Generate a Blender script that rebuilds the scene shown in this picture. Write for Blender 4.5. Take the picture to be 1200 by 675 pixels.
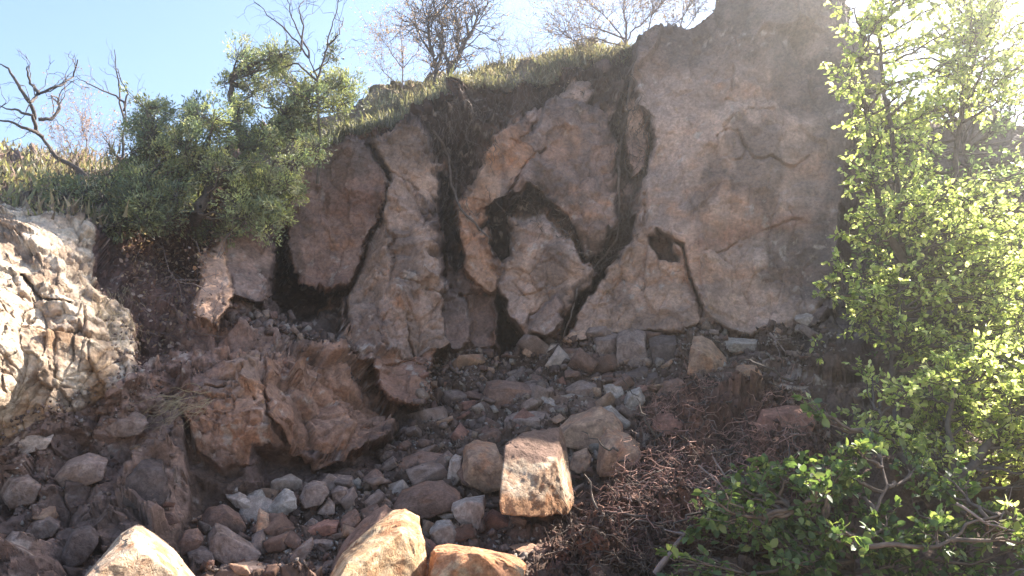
import bpy, bmesh, math, random
import numpy as np
from mathutils import Vector
random.seed(7)
rng = np.random.default_rng(11)
SC = bpy.context.scene
COL = SC.collection
for o in list(bpy.data.objects): bpy.data.objects.remove(o)

# ------------------------------------------------------------------ camera
F = 924.0                       # focal length in photo pixels (photo 1200 x 675)
PITCH = math.radians(10.0)
CAM = np.array([0.0, 0.0, 1.6])
cam = bpy.data.cameras.new('camera'); cam_o = bpy.data.objects.new('camera', cam); COL.objects.link(cam_o)
cam.sensor_width = 36.0; cam.lens = 36.0*F/1200.0; cam.clip_end = 3000; cam.clip_start = 0.05
cam_o.location = CAM; cam_o.rotation_euler = (math.pi/2+PITCH, 0, 0)
SC.camera = cam_o

# ------------------------------------------------------------------ light
SUN_AZ, SUN_EL = math.radians(52.0), math.radians(38.5)   # to the right of +Y, behind the cliff
S = np.array([math.sin(SUN_AZ)*math.cos(SUN_EL), math.cos(SUN_AZ)*math.cos(SUN_EL), math.sin(SUN_EL)])
world = bpy.data.worlds.new("World"); SC.world = world; world.use_nodes = True
nt = world.node_tree; bg = nt.nodes['Background']
sky = nt.nodes.new('ShaderNodeTexSky'); sky.sky_type = 'NISHITA'; sky.sun_disc = False
sky.sun_elevation = SUN_EL; sky.sun_rotation = SUN_AZ
sky.air_density = 1.0; sky.dust_density = 0.9; sky.ozone_density = 1.0; sky.altitude = 300
nt.links.new(sky.outputs[0], bg.inputs[0]); bg.inputs[1].default_value = 0.083
sun = bpy.data.lights.new('sun', 'SUN'); sun.energy = 5.0; sun.angle = math.radians(0.5); sun.color = (1.0, 0.93, 0.82)
sun_o = bpy.data.objects.new('sun', sun); COL.objects.link(sun_o)
sun_o.rotation_euler = Vector(S).to_track_quat('Z', 'Y').to_euler()
SC.view_settings.view_transform = 'Standard'; SC.view_settings.look = 'None'
SC.view_settings.exposure = 2.13; SC.view_settings.gamma = 1.0
SC.cycles.volume_bounces = 0; SC.cycles.max_bounces = 6; SC.cycles.transparent_max_bounces = 6
SC.cycles.use_denoising = True

# ------------------------------------------------------------------ helpers
cp, sp = math.cos(PITCH), math.sin(PITCH)
def unproj(u, v, D):
    """photo pixel + forward distance (metres along +Y) -> world point"""
    u = np.asarray(u, float); v = np.asarray(v, float); D = np.asarray(D, float)
    a = (u-600.0)/F; b = (337.5-v)/F
    dy = cp - b*sp; dz = sp + b*cp
    k = D/dy
    return np.stack([a*k+0*D, D+0*a+0*b, 1.6+dz*k], -1)
def proj(P):
    P = np.asarray(P, float); x = P[..., 0]; y = P[..., 1]; z = P[..., 2]-1.6
    f = y*cp+z*sp; w = -y*sp+z*cp
    return 600+F*x/f, 337.5-F*w/f

M32 = np.uint32
def _h(ix, iy, iz, s):
    with np.errstate(over='ignore'):
        h = ix.astype(np.uint32)*M32(374761393)+iy.astype(np.uint32)*M32(668265263)+iz.astype(np.uint32)*M32(2147483647-58)+M32((s*1274126177+97531) & 0xffffffff)
        h = (h ^ (h >> M32(13)))*M32(1274126177); h ^= h >> M32(16)
        h = h*M32(2246822519); h ^= h >> M32(15)
    return h
def _f(h): return (h & M32(0xffff)).astype(np.float32)/65535.0
def _f2(h): return (h >> M32(16)).astype(np.float32)/65535.0
def vnoise(P, s=0):
    P = np.asarray(P, np.float32); I = np.floor(P).astype(np.int64); f = P-I; f = f*f*f*(f*(f*6-15)+10)
    r = 0
    for dx in (0, 1):
        wx = f[..., 0] if dx else 1-f[..., 0]
        for dy in (0, 1):
            wy = f[..., 1] if dy else 1-f[..., 1]
            for dz in (0, 1):
                wz = f[..., 2] if dz else 1-f[..., 2]
                r = r+wx*wy*wz*_f(_h(I[..., 0]+dx, I[..., 1]+dy, I[..., 2]+dz, s))
    return r*2-1
def fbm(P, n=4, s=0, g=0.5):
    r = 0; a = 1; t = 0; Q = np.asarray(P, np.float32)
    for i in range(n):
        r = r+a*vnoise(Q+i*17.3, s+i); t += a; a *= g; Q = Q*2.03
    return r/t
def worley(P, s=0, jit=0.9):
    P = np.asarray(P, np.float32); I = np.floor(P).astype(np.int64)
    sh = P.shape[:-1]; F1 = np.full(sh, 9., np.float32); F2 = np.full(sh, 9., np.float32); H = np.zeros(sh, np.uint32); V = np.zeros(P.shape, np.float32)
    for dx in (-1, 0, 1):
        for dy in (-1, 0, 1):
            for dz in (-1, 0, 1):
                a = I[..., 0]+dx; b = I[..., 1]+dy; c = I[..., 2]+dz
                h = _h(a, b, c, s); h2 = h*M32(2654435761) ^ (h >> M32(11))
                v = np.stack([P[..., 0]-a-.5-jit*(_f(h)-.5), P[..., 1]-b-.5-jit*(_f2(h)-.5), P[..., 2]-c-.5-jit*(_f(h2)-.5)], -1)
                d = np.sqrt((v*v).sum(-1)); m = d < F1
                F2 = np.where(m, F1, np.minimum(F2, d)); F1 = np.where(m, d, F1)
                H = np.where(m, h2, H); V = np.where(m[..., None], v, V)
    return F1, F2, H, V
def facets(P, freq, aniso=(1, 1, 1), s=0, tilt=1.3, warp=0.16):
    """broken-rock relief: every Voronoi cell is a tilted plane. returns about -1..1, and crack distance"""
    Q = np.asarray(P, np.float32)*freq*np.array(aniso, np.float32)
    w = np.stack([fbm(Q*1.3+3.1, 2, s+50), fbm(Q*1.3+9.2, 2, s+60), fbm(Q*1.3-5.7, 2, s+70)], -1)
    F1, F2, H, V = worley(Q+warp*w, s)
    sd_ = ((Q+warp*w)-V)*.62+s*3.7      # each cell is the tangent plane of a slow noise at its seed: flat faces, small sharp steps
    g0 = vnoise(sd_, s+5); e = .22; h = g0+.0
    for k in range(3):
        d = np.zeros(3, np.float32); d[k] = e; h = h+(vnoise(sd_+d, s+5)-g0)/e*.62*V[..., k]*tilt
    return h*1.5+.22*(_f(H)-.5), F2-F1, H

def smooth(a, b, x):
    t = np.clip((x-a)/(b-a), 0, 1); return t*t*(3-2*t)

def set_props(o, label=None, cat=None, group=None, kind=None):
    if label: o['label'] = label
    if cat: o['category'] = cat
    if group: o['group'] = group
    if kind: o['kind'] = kind
    return o
def make_mesh(name, V, Fc, mat, col=None, smooth_shade=False, nper=3):
    me = bpy.data.meshes.new(name)
    V = np.ascontiguousarray(V, np.float32); Fc = np.ascontiguousarray(Fc, np.int32)
    me.vertices.add(len(V)); me.vertices.foreach_set('co', V.ravel())
    me.loops.add(Fc.size); me.loops.foreach_set('vertex_index', Fc.ravel())
    me.polygons.add(len(Fc)); me.polygons.foreach_set('loop_start', np.arange(len(Fc), dtype=np.int32)*nper)
    me.polygons.foreach_set('loop_total', np.full(len(Fc), nper, np.int32))
    if smooth_shade: me.polygons.foreach_set('use_smooth', np.ones(len(Fc), bool))
    if col is not None:
        at = me.color_attributes.new('Col', 'FLOAT_COLOR', 'POINT')
        c = np.ones((len(V), 4), np.float32); c[:, :3] = col
        at.data.foreach_set('color', c.ravel())
    me.update(calc_edges=True)
    me.materials.append(mat)
    return me
def link(name, me, parent=None, loc=None):
    o = bpy.data.objects.new(name, me); COL.objects.link(o)
    if loc is not None: o.location = loc
    if parent is not None: o.parent = parent
    return o

# ------------------------------------------------------------------ materials
def nodes(m):
    m.use_nodes = True; return m.node_tree.nodes, m.node_tree.links, m.node_tree.nodes['Principled BSDF']
def rock_material(name, bump=0.6, fine=34.0, vary=0.0, bdist=0.02):
    m = bpy.data.materials.new(name); N, L, B = nodes(m)
    B.inputs['Roughness'].default_value = 0.93; B.inputs['Specular IOR Level'].default_value = 0.18
    at = N.new('ShaderNodeAttribute'); at.attribute_name = 'Col'
    tc = N.new('ShaderNodeTexCoord'); oi = N.new('ShaderNodeObjectInfo')
    n1 = N.new('ShaderNodeTexNoise'); n1.inputs['Scale'].default_value = fine; n1.inputs['Detail'].default_value = 8; n1.inputs['Roughness'].default_value = .68
    n2 = N.new('ShaderNodeTexNoise'); n2.inputs['Scale'].default_value = fine*.16; n2.inputs['Detail'].default_value = 6; n2.inputs['Roughness'].default_value = .6
    for n in (n1, n2): L.new(tc.outputs['Object'], n.inputs['Vector'])
    r1 = N.new('ShaderNodeMapRange'); r1.inputs[1].default_value = .3; r1.inputs[2].default_value = .7; r1.inputs[3].default_value = .62; r1.inputs[4].default_value = 1.36
    r2 = N.new('ShaderNodeMapRange'); r2.inputs[1].default_value = .3; r2.inputs[2].default_value = .7; r2.inputs[3].default_value = .72; r2.inputs[4].default_value = 1.25
    L.new(n1.outputs[0], r1.inputs[0]); L.new(n2.outputs[0], r2.inputs[0])
    mu = N.new('ShaderNodeMath'); mu.operation = 'MULTIPLY'; L.new(r1.outputs[0], mu.inputs[0]); L.new(r2.outputs[0], mu.inputs[1])
    last = mu
    if vary:
        rv = N.new('ShaderNodeMapRange'); rv.inputs[3].default_value = 1-vary; rv.inputs[4].default_value = 1+vary
        L.new(oi.outputs['Random'], rv.inputs[0]); m2 = N.new('ShaderNodeMath'); m2.operation = 'MULTIPLY'
        L.new(mu.outputs[0], m2.inputs[0]); L.new(rv.outputs[0], m2.inputs[1]); last = m2
    vm = N.new('ShaderNodeVectorMath'); vm.operation = 'SCALE'; L.new(at.outputs['Color'], vm.inputs[0]); L.new(last.outputs[0], vm.inputs['Scale'])
    L.new(vm.outputs[0], B.inputs['Base Color'])
    vo = N.new('ShaderNodeTexVoronoi'); vo.feature = 'DISTANCE_TO_EDGE'; vo.inputs['Scale'].default_value = fine*.28
    mixv = N.new('ShaderNodeMix'); mixv.data_type = 'VECTOR'; mixv.inputs[0].default_value = .12
    L.new(tc.outputs['Object'], mixv.inputs[4]); L.new(n2.outputs[1], mixv.inputs[5]); L.new(mixv.outputs[1], vo.inputs['Vector'])
    rc = N.new('ShaderNodeMapRange'); rc.inputs[1].default_value = 0; rc.inputs[2].default_value = .05; rc.inputs[3].default_value = 0; rc.inputs[4].default_value = .22
    L.new(vo.outputs[0], rc.inputs[0])
    ad = N.new('ShaderNodeMath'); ad.operation = 'ADD'; L.new(n1.outputs[0], ad.inputs[0]); L.new(rc.outputs[0], ad.inputs[1])
    bp = N.new('ShaderNodeBump'); bp.inputs['Strength'].default_value = bump; bp.inputs['Distance'].default_value = bdist
    L.new(ad.outputs[0], bp.inputs['Height']); L.new(bp.outputs[0], B.inputs['Normal'])
    return m
def plain_material(name, c, rough=.85, var=.3, scale=14):
    m = bpy.data.materials.new(name); N, L, B = nodes(m)
    B.inputs['Roughness'].default_value = rough; B.inputs['Specular IOR Level'].default_value = .2
    tc = N.new('ShaderNodeTexCoord'); n = N.new('ShaderNodeTexNoise'); n.inputs['Scale'].default_value = scale; n.inputs['Detail'].default_value = 4
    L.new(tc.outputs['Object'], n.inputs['Vector'])
    r = N.new('ShaderNodeMapRange'); r.inputs[1].default_value = .3; r.inputs[2].default_value = .7; r.inputs[3].default_value = 1-var; r.inputs[4].default_value = 1+var
    L.new(n.outputs[0], r.inputs[0]); vm = N.new('ShaderNodeVectorMath'); vm.operation = 'SCALE'; vm.inputs[0].default_value = c
    L.new(r.outputs[0], vm.inputs['Scale']); L.new(vm.outputs[0], B.inputs['Base Color'])
    return m
def leaf_material(name, trans=.5, gloss=.45, boost=1.6):
    m = bpy.data.materials.new(name); N, L, B = nodes(m)
    B.inputs['Roughness'].default_value = gloss; B.inputs['Specular IOR Level'].default_value = .6
    at = N.new('ShaderNodeAttribute'); at.attribute_name = 'Col'
    L.new(at.outputs['Color'], B.inputs['Base Color'])
    tr = N.new('ShaderNodeBsdfTranslucent'); vm = N.new('ShaderNodeVectorMath'); vm.operation = 'MULTIPLY'
    vm.inputs[1].default_value = (boost*1.1, boost*1.12, boost*.62); L.new(at.outputs['Color'], vm.inputs[0]); L.new(vm.outputs[0], tr.inputs['Color'])
    mx = N.new('ShaderNodeMixShader'); mx.inputs[0].default_value = trans
    out = N['Material Output']; L.new(B.outputs[0], mx.inputs[1]); L.new(tr.outputs[0], mx.inputs[2]); L.new(mx.outputs[0], out.inputs['Surface'])
    return m
MAT_CLIFF = rock_material('cliff_rock', .85, 30)
MAT_SCREE = rock_material('scree_soil', .9, 30)
MAT_STONE = rock_material('broken_stone', .7, 44, vary=.22)
MAT_HERO = rock_material('fallen_stone', .8, 48, vary=.06, bdist=.012)
MAT_BARK = plain_material('grey_bark', (.11, .088, .076), .9, .35, 30)
MAT_TWIG = plain_material('pale_twig', (.25, .19, .17), .9, .3, 20)
MAT_ROOT = plain_material('dark_root', (.15, .11, .088), .9, .4, 20)
MAT_REDROOT = plain_material('red_root', (.36, .205, .16), .85, .4, 20)
MAT_LEAF = leaf_material('spring_leaf', .62, .33, 2.7)
MAT_BROAD = leaf_material('broad_leaf', .4, .6, 1.7)
MAT_NEEDLE = leaf_material('juniper_spray', .3, .6, 1.4)
MAT_GRASS = leaf_material('grass_blade', .4, .6, 1.5)

# ------------------------------------------------------------------ terrain: base depth
CTRL = [
 # u, v, D
 (-170,800,3.3),(100,800,3.3),(400,800,3.2),(700,800,3.2),(1000,800,3.0),(1370,800,3.0),
 (-150,675,4.3),(50,675,4.3),(150,675,4.3),(300,675,4.4),(450,675,4.3),(600,675,4.3),(750,675,4.2),(900,675,4.1),(1100,675,3.9),(1350,675,3.8),
 (-150,600,4.7),(20,600,4.8),(150,600,4.9),(300,605,5.1),(450,600,5.2),(600,600,5.2),(750,600,5.0),(900,600,4.7),(1100,600,4.5),(1350,600,4.4),
 (-150,500,4.9),(20,500,5.1),(130,500,5.4),(250,510,5.6),(350,500,5.8),(450,510,6.5),(560,500,6.7),(700,500,6.5),(850,500,5.8),(960,500,5.5),(1100,500,5.2),(1350,500,5.0),
 (-150,400,5.1),(50,400,5.3),(130,400,5.5),(200,400,6.0),(260,400,6.1),(330,410,6.3),(400,425,6.9),(450,440,7.5),(550,425,8.1),(650,415,8.1),(750,410,7.9),(870,410,7.5),(980,400,7.1),(1120,400,6.7),(1350,400,6.2),
 (-150,300,5.5),(0,300,5.6),(80,300,5.8),(160,300,6.8),(210,320,7.0),(260,300,7.2),(310,300,7.7),(370,300,8.4),(460,300,8.3),(560,300,8.6),(640,300,8.5),(740,300,8.5),(850,300,8.1),(950,300,7.9),(1100,300,7.3),(1350,300,6.8),
 (-150,235,6.3),(0,235,6.4),(100,260,6.4),(180,240,7.4),(260,220,7.8),(350,200,8.6),(450,200,8.7),(560,200,8.9),(650,200,8.9),(750,200,8.9),(860,200,8.4),(960,200,8.1),(1100,200,7.6),(1350,200,7.3),
 (450,140,8.9),(560,110,9.1),(650,90,9.2),(750,60,9.3),(850,80,8.8),(950,60,8.6),(1100,60,8.2),(1350,60,8.0),
 (850,-60,9.2),(1000,-120,9.2),(1350,-150,8.8)]
def tps_fit(pts):
    P = np.array(pts, float); X = P[:, :2]/200.0; n = len(X)
    d2 = ((X[:, None]-X[None])**2).sum(-1)+1e-12; K = .5*d2*np.log(d2)+np.eye(n)*.03
    A = np.zeros((n+3, n+3)); A[:n, :n] = K; A[:n, n] = 1; A[:n, n+1:] = X; A[n, :n] = 1; A[n+1:, :n] = X.T
    w = np.linalg.solve(A, np.r_[P[:, 2], 0, 0, 0]); return X, w
TX, TW = tps_fit(CTRL)
def tps(u, v):
    Q = np.stack([u, v], -1).reshape(-1, 2)/200.0; out = np.empty(len(Q))
    for i in range(0, len(Q), 20000):
        q = Q[i:i+20000]; d2 = ((q[:, None]-TX[None])**2).sum(-1)+1e-12
        out[i:i+20000] = (.5*d2*np.log(d2))@TW[:-3]+TW[-3]+q@TW[-2:]
    return out.reshape(u.shape)

NU, NF, NT = 1150, 520, 60
U1 = np.linspace(-170, 1370, NU)
C1 = np.array([(-170,225),(0,230),(50,240),(100,262),(118,268),(150,245),(200,232),(300,215),(345,190),(400,163),(432,152),(470,145),(500,138),(545,112),(600,98),(660,84),(720,63),(740,48),(770,40),(805,33),(822,22),(835,4),(850,-22),(900,-60),(960,-70),(985,-30),(1006,50),(1026,140),(1110,158),(1200,150),(1370,170)], float)  # right end of the crest lowered so sun reaches the big boulder
C2 = np.array([(-170,170),(0,188),(60,186),(130,195),(180,200),(300,170),(345,140),(400,128),(440,106),(480,96),(560,90),(600,76),(640,70),(690,70),(712,62),(740,44),(770,36),(805,29),(822,17),(835,-2),(850,-28),(900,-68),(960,-78),(985,-38),(1006,42),(1026,132),(1110,150),(1200,142),(1370,162)], float)
D2 = np.array([(-170,7),(0,7.5),(130,6),(200,3.5),(300,2.),(400,1.8),(560,3.),(700,1.6),(740,.6),(1370,.6)], float)
c1 = np.interp(U1, C1[:, 0], C1[:, 1]); c2 = np.interp(U1, C2[:, 0], C2[:, 1]); dd2 = np.interp(U1, D2[:, 0], D2[:, 1])
px3 = np.stack([U1*.03, U1*0, U1*0], -1)
c1 = c1+7*fbm(px3*2.2, 5, 3); c2 = np.minimum(c2+3.5*fbm(px3*1.7, 4, 5), c1-2)
tf = np.linspace(0, 1, NF)[:, None]
Vg = 790+(c1[None]-790)*tf; Ug = np.broadcast_to(U1, Vg.shape).copy()
# coarse TPS then bilinear up
cu = np.linspace(-170, 1370, 150); cv = np.linspace(-200, 800, 110)
cg = tps(*np.meshgrid(cu, cv))
def bil(u, v):
    x = np.clip((u+170)/1540*149, 0, 148.999); y = np.clip((v+200)/1000*109, 0, 108.999)
    i = x.astype(int); j = y.astype(int); a = x-i; b = y-j
    return (cg[j, i]*(1-a)+cg[j, i+1]*a)*(1-b)+(cg[j+1, i]*(1-a)+cg[j+1, i+1]*a)*b
Dg = bil(Ug, Vg)
# top slope rows
tt = np.linspace(0, 1, NT+1)[1:, None]
Vt = c1[None]+(c2-c1)[None]*tt; Ut = np.broadcast_to(U1, Vt.shape); Dt = Dg[-1][None]+dd2[None]*tt**1.3
U_ = np.vstack([Ug, Ut]); V_ = np.vstack([Vg, Vt]); D_ = np.vstack([Dg, Dt])
NR = U_.shape[0]
istop = np.zeros(U_.shape, bool); istop[NF:] = True

# ------------------------------------------------------------------ regions (outlines of the rock masses)
def sdpoly(U, V, poly):
    """signed distance in px, positive inside"""
    poly = np.array(poly, float); n = len(poly); d = np.full(U.shape, 1e9); ins = np.zeros(U.shape, bool)
    for i in range(n):
        a = poly[i]; b = poly[(i+1) % n]; e = b-a; wx = U-a[0]; wy = V-a[1]
        t = np.clip((wx*e[0]+wy*e[1])/(e@e+1e-9), 0, 1); d = np.minimum(d, (wx-e[0]*t)**2+(wy-e[1]*t)**2)
        c = (a[1] > V) != (b[1] > V)
        with np.errstate(divide='ignore', invalid='ignore'):
            ins ^= c & (U < (b[0]-a[0])*(V-a[1])/(b[1]-a[1]+1e-12)+a[0])
    d = np.sqrt(d); return np.where(ins, d, -d)
def sdline(U, V, pts):
    d = np.full(U.shape, 1e9); pts = np.array(pts, float)
    for a, b in zip(pts[:-1], pts[1:]):
        e = b-a; wx = U-a[0]; wy = V-a[1]; t = np.clip((wx*e[0]+wy*e[1])/(e@e+1e-9), 0, 1)
        d = np.minimum(d, (wx-e[0]*t)**2+(wy-e[1]*t)**2)
    return np.sqrt(d)
GREYBR = (.29, .20, .165); TAN = (.43, .30, .225); ORANGE = (.43, .245, .155); SOIL = (.050, .032, .026); GREY = (.35, .262, .222)
REDSOIL = (.185, .11, .085); PALE = (.46, .40, .33); PINK = (.34, .25, .20); DKGREY = (.13, .095, .083); RUST = (.285, .168, .115)
# name, target, outline, protrusion m, tilt (dD per px u, v), edge px, colour A, colour B, amplitudes (big, mid, fine), label
REG = [
 ('cliff_base','cliff',[(325,150),(450,140),(560,110),(740,50),(850,-60),(1000,-60),(1010,330),(960,380),(860,392),(740,396),(640,402),(520,418),(440,425),(390,405),(330,390),(300,350),(322,262)],.14,(0,0),10,(.22,.155,.13),(.27,.19,.155),(.10,.09,.04),None),
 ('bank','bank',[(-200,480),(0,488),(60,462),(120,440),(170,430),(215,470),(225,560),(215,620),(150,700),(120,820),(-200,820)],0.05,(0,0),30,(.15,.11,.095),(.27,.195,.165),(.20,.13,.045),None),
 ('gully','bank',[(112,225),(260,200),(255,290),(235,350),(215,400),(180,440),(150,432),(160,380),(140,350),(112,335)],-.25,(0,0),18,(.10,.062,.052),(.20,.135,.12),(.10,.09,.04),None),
 ('rock_ledge','cliff',[(200,360),(235,345),(262,348),(300,362),(330,385),(380,395),(405,405),(440,440),(470,490),(455,520),(395,545),(330,540),(300,552),(262,562),(238,550),(212,480),(175,440)],.10,(0,.0008),60,PINK,(.25,.17,.14),(.16,.14,.05),'pinkish grey fractured rock ledge below the dark hollow'),
 ('rust_ledge','cliff',[(312,430),(350,400),(400,410),(432,440),(468,488),(455,515),(405,532),(345,515),(318,500)],.30,(.0,.0014),26,(.34,.225,.17),RUST,(.16,.11,.035),'rust stained overhanging rock nose above the rubble'),
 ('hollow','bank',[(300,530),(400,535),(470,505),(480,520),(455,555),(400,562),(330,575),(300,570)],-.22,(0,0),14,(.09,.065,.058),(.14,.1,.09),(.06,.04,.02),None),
 ('rock_block','cliff',[(262,268),(300,262),(322,272),(315,330),(306,350),(275,345),(258,330),(262,300)],.28,(.001,0),8,GREYBR,GREY,(.05,.03,.012),'grey brown block left of the dark hollow'),
 ('rock_rib','cliff',[(238,300),(262,278),(266,330),(270,350),(250,372),(232,360),(236,325)],.38,(0,0),10,(.42,.28,.2),TAN,(.05,.04,.015),'thin sandy rib of rock standing below the juniper'),
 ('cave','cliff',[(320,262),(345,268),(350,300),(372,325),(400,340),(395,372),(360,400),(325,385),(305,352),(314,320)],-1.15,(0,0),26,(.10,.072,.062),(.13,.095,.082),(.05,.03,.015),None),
 ('rock_block','cliff',[(345,192),(400,166),(430,163),(447,198),(452,222),(443,245),(443,262),(425,285),(420,312),(402,338),(383,338),(358,322),(342,298),(340,240)],.30,(-.0005,-.0009),9,GREYBR,(.25, .16, .13),(.10, .07, .025),'brown stained block bulging over the dark hollow'),
 ('rock_block','cliff',[(388,343),(410,332),(402,362),(401,402),(378,396),(362,380),(380,360)],-.5,(0,0),6,(.11,.08,.068),(.15,.11,.09),(.04,.03,.012),'recessed brown strip of rock left of the tall pillar'),
 ('rock_block','cliff',[(434,165),(470,150),(492,152),(500,160),(504,183),(514,200),(511,225),(505,241),(490,229),(478,213),(464,206),(452,196)],.38,(.0005,-.0008),6,PINK,TAN,(.06,.04,.016),'pinkish top block of the tall pillar'),
 ('rock_pillar','cliff',[(462,210),(475,214),(488,231),(506,244),(513,262),(519,300),(521,340),(518,368),(530,408),(506,416),(440,424),(412,410),(403,395),(405,352),(421,318),(432,293),(447,268),(449,250),(455,228)],.62,(.0012,-.0002),9,GREY,PINK,(.15,.10,.03),'tall pillar of pale grey brown rock split from the cliff'),
 ('rock_face','cliff',[(449,268),(457,300),(447,345),(440,390),(444,424),(412,410),(403,395),(405,352),(421,318),(433,292)],.42,(.011,0),5,(.24,.17,.14),PINK,(.08,.07,.02),'left side face of the tall pillar, shade put into its colour'),  # darker brown imitates the shade on the side turned away
 ('pillar_foot','cliff',[(438,424),(504,418),(497,440),(497,472),(488,477),(464,466),(448,446)],.62,(.0008,.002),6,RUST,(.28,.17,.13),(.06,.04,.018),'reddish undercut foot of the tall pillar'),
 ('rock_sliver','cliff',[(522,352),(530,342),(542,352),(548,368),(546,398),(535,410),(525,398)],.30,(.002,0),5,GREYBR,(.2,.15,.13),(.03,.02,.01),'narrow upright sliver of rock right of the tall pillar'),
 ('rock_sliver','cliff',[(519,300),(532,316),(550,330),(548,345),(530,340),(521,325)],.18,(0,0),5,GREYBR,DKGREY,(.05,.04,.015),None),
 ('rock_block','cliff',[(552,346),(575,343),(582,400),(575,414),(549,412),(550,380)],.02,(0,0),5,(.15,.105,.09),GREYBR,(.03,.02,.01),'small dark brown block at the cliff foot'),
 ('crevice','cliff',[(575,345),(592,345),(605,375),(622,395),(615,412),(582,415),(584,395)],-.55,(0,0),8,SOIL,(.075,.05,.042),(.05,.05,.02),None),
 ('soil_overhang','cliff',[(436,158),(480,135),(535,122),(548,106),(600,92),(660,78),(722,56),(742,46),(742,72),(730,108),(705,130),(650,112),(640,120),(624,135),(600,146),(580,164),(564,194),(546,228),(534,262),(534,300),(524,300),(514,262),(511,230),(514,198),(504,172),(494,152),(470,150),(445,166)],-.05,(0,0),7,SOIL,(.10,.068,.054),(.14,.14,.09),'dark root filled soil overhanging the top of the cliff'),
 ('embedded_rock','cliff',[(652,110),(666,92),(690,95),(702,112),(682,124),(662,124)],.14,(0,0),5,PINK,GREY,(.05,.05,.02),'pale rock stuck in the soil overhang near the cliff top'),
 ('embedded_rock','cliff',[(616,130),(625,122),(631,136),(623,144)],.16,(0,0),4,TAN,GREY,(.03,.03,.02),'little pale rock stuck in the soil overhang'),
 ('embedded_rock','cliff',[(696,70),(712,66),(720,84),(706,92),(694,84)],.10,(0,0),5,GREYBR,DKGREY,(.05,.05,.02),'dark rock in the soil overhang by the notch'),
 ('rock_block','cliff',[(566,196),(580,166),(600,150),(620,143),(624,165),(637,176),(612,200),(614,222),(590,240),(562,236),(550,226)],.34,(-.0015,-.001),7,TAN,ORANGE,(.06,.05,.02),'sandy orange block under the soil overhang'),
 ('rock_block','cliff',[(532,236),(546,230),(560,237),(573,250),(568,272),(571,292),(582,304),(584,335),(572,342),(552,326),(541,300),(534,270)],.30,(-.002,0),6,ORANGE,TAN,(.05,.04,.018),'orange tinted block beside the vertical dark cleft'),
 ('rock_block','cliff',[(622,165),(640,125),(652,112),(700,130),(716,142),(722,192),(722,270),(704,282),(672,262),(650,242),(638,226),(612,226),(600,232),(616,205),(636,182)],.26,(0,-.0012),8,GREYBR,(.27, .20, .172),(.10, .07, .025),'broad grey brown block in the upper middle of the cliff'),
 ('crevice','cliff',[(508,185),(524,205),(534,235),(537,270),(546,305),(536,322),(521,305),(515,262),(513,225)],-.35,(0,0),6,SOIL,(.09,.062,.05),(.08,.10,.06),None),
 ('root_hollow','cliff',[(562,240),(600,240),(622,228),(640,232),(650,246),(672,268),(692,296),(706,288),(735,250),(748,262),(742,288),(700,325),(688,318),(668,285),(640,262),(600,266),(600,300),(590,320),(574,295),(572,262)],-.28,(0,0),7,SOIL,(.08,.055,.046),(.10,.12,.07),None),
 ('rock_face','cliff',[(604,266),(640,259),(668,284),(688,320),(680,350),(657,378),(636,392),(618,390),(600,372),(590,345),(586,322),(600,300)],.34,(.0005,.0002),12,TAN,GREY,(.09,.05,.02),'rounded tan rock face in the middle under the root hollow'),
 ('rock_block','cliff',[(624,386),(636,362),(655,352),(657,376),(640,392)],.52,(.002,0),5,GREYBR,GREY,(.03,.02,.012),None),
 ('cleft','cliff',[(652,396),(662,370),(690,330),(740,285),(702,330),(682,360),(664,400)],-.4,(0,0),4,SOIL,(.08,.055,.046),(.03,.03,.02),None),
 ('rock_slab','cliff',[(742,290),(752,268),(768,280),(800,294),(812,340),(824,378),(806,394),(752,388),(716,392),(664,400),(682,362),(702,332)],.22,(-.0005,-.0012),8,GREY,TAN,(.06,.045,.018),'pale leaning slab at the right foot of the cleft'),
 ('soil_strip','cliff',[(728,58),(742,48),(744,100),(752,128),(768,150),(769,172),(759,212),(742,250),(724,282),(722,190),(716,142),(730,108)],-.16,(0,0),6,(.12,.085,.07),(.07,.05,.042),(.08,.09,.05),None),
 ('rock_sliver','cliff',[(739,112),(750,132),(757,165),(752,195),(743,205),(736,165)],.12,(0,0),4,GREYBR,TAN,(.03,.02,.01),'thin pale wedge inside the dark vertical strip'),
 ('rock_slab','cliff',[(744,58),(762,44),(806,34),(832,8),(850,-30),(960,-70),(1010,60),(992,200),(975,330),(942,365),(862,386),(828,378),(812,330),(800,292),(772,276),(756,268),(758,214),(770,172),(768,148),(752,126),(745,98)],.34,(-.0004,-.0006),16,(.44, .315, .25),(.36,.275,.235),(.12,.035,.014),'huge smooth pale slab forming the right half of the cliff'),
 ('wedge_hollow','cliff',[(757,276),(785,281),(797,300),(798,312),(776,306)],-.12,(0,0),4,(.10,.07,.06),GREYBR,(.03,.03,.015),None),
 ('rock_face','cliff',[(992,205),(1010,60),(970,-70),(1400,-90),(1400,400),(1100,410),(975,380),(978,330)],.05,(0,0),18,(.19,.155,.14),DKGREY,(.20,.10,.03),'dark rock face behind the leafy tree'),
 ('soil_mound','mound',[(745,470),(800,446),(850,468),(920,465),(965,480),(1000,540),(1000,620),(900,660),(800,680),(700,690),(640,660),(640,612),(680,600),(720,560)],.32,(0,0),45,REDSOIL,(.13,.075,.06),(.09,.11,.08),None),
 ('outcrop','outcrop',[(-200,190),(0,226),(50,236),(100,258),(113,285),(111,335),(142,350),(161,376),(155,450),(115,470),(62,490),(0,520),(-200,530)],.20,(-.0035,.0004),75,(.54,.46,.36),(.30,.24,.185),(.05,.085,.03),'sunlit white lichened rock outcrop at the left with a diagonal crack'),
]
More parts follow.
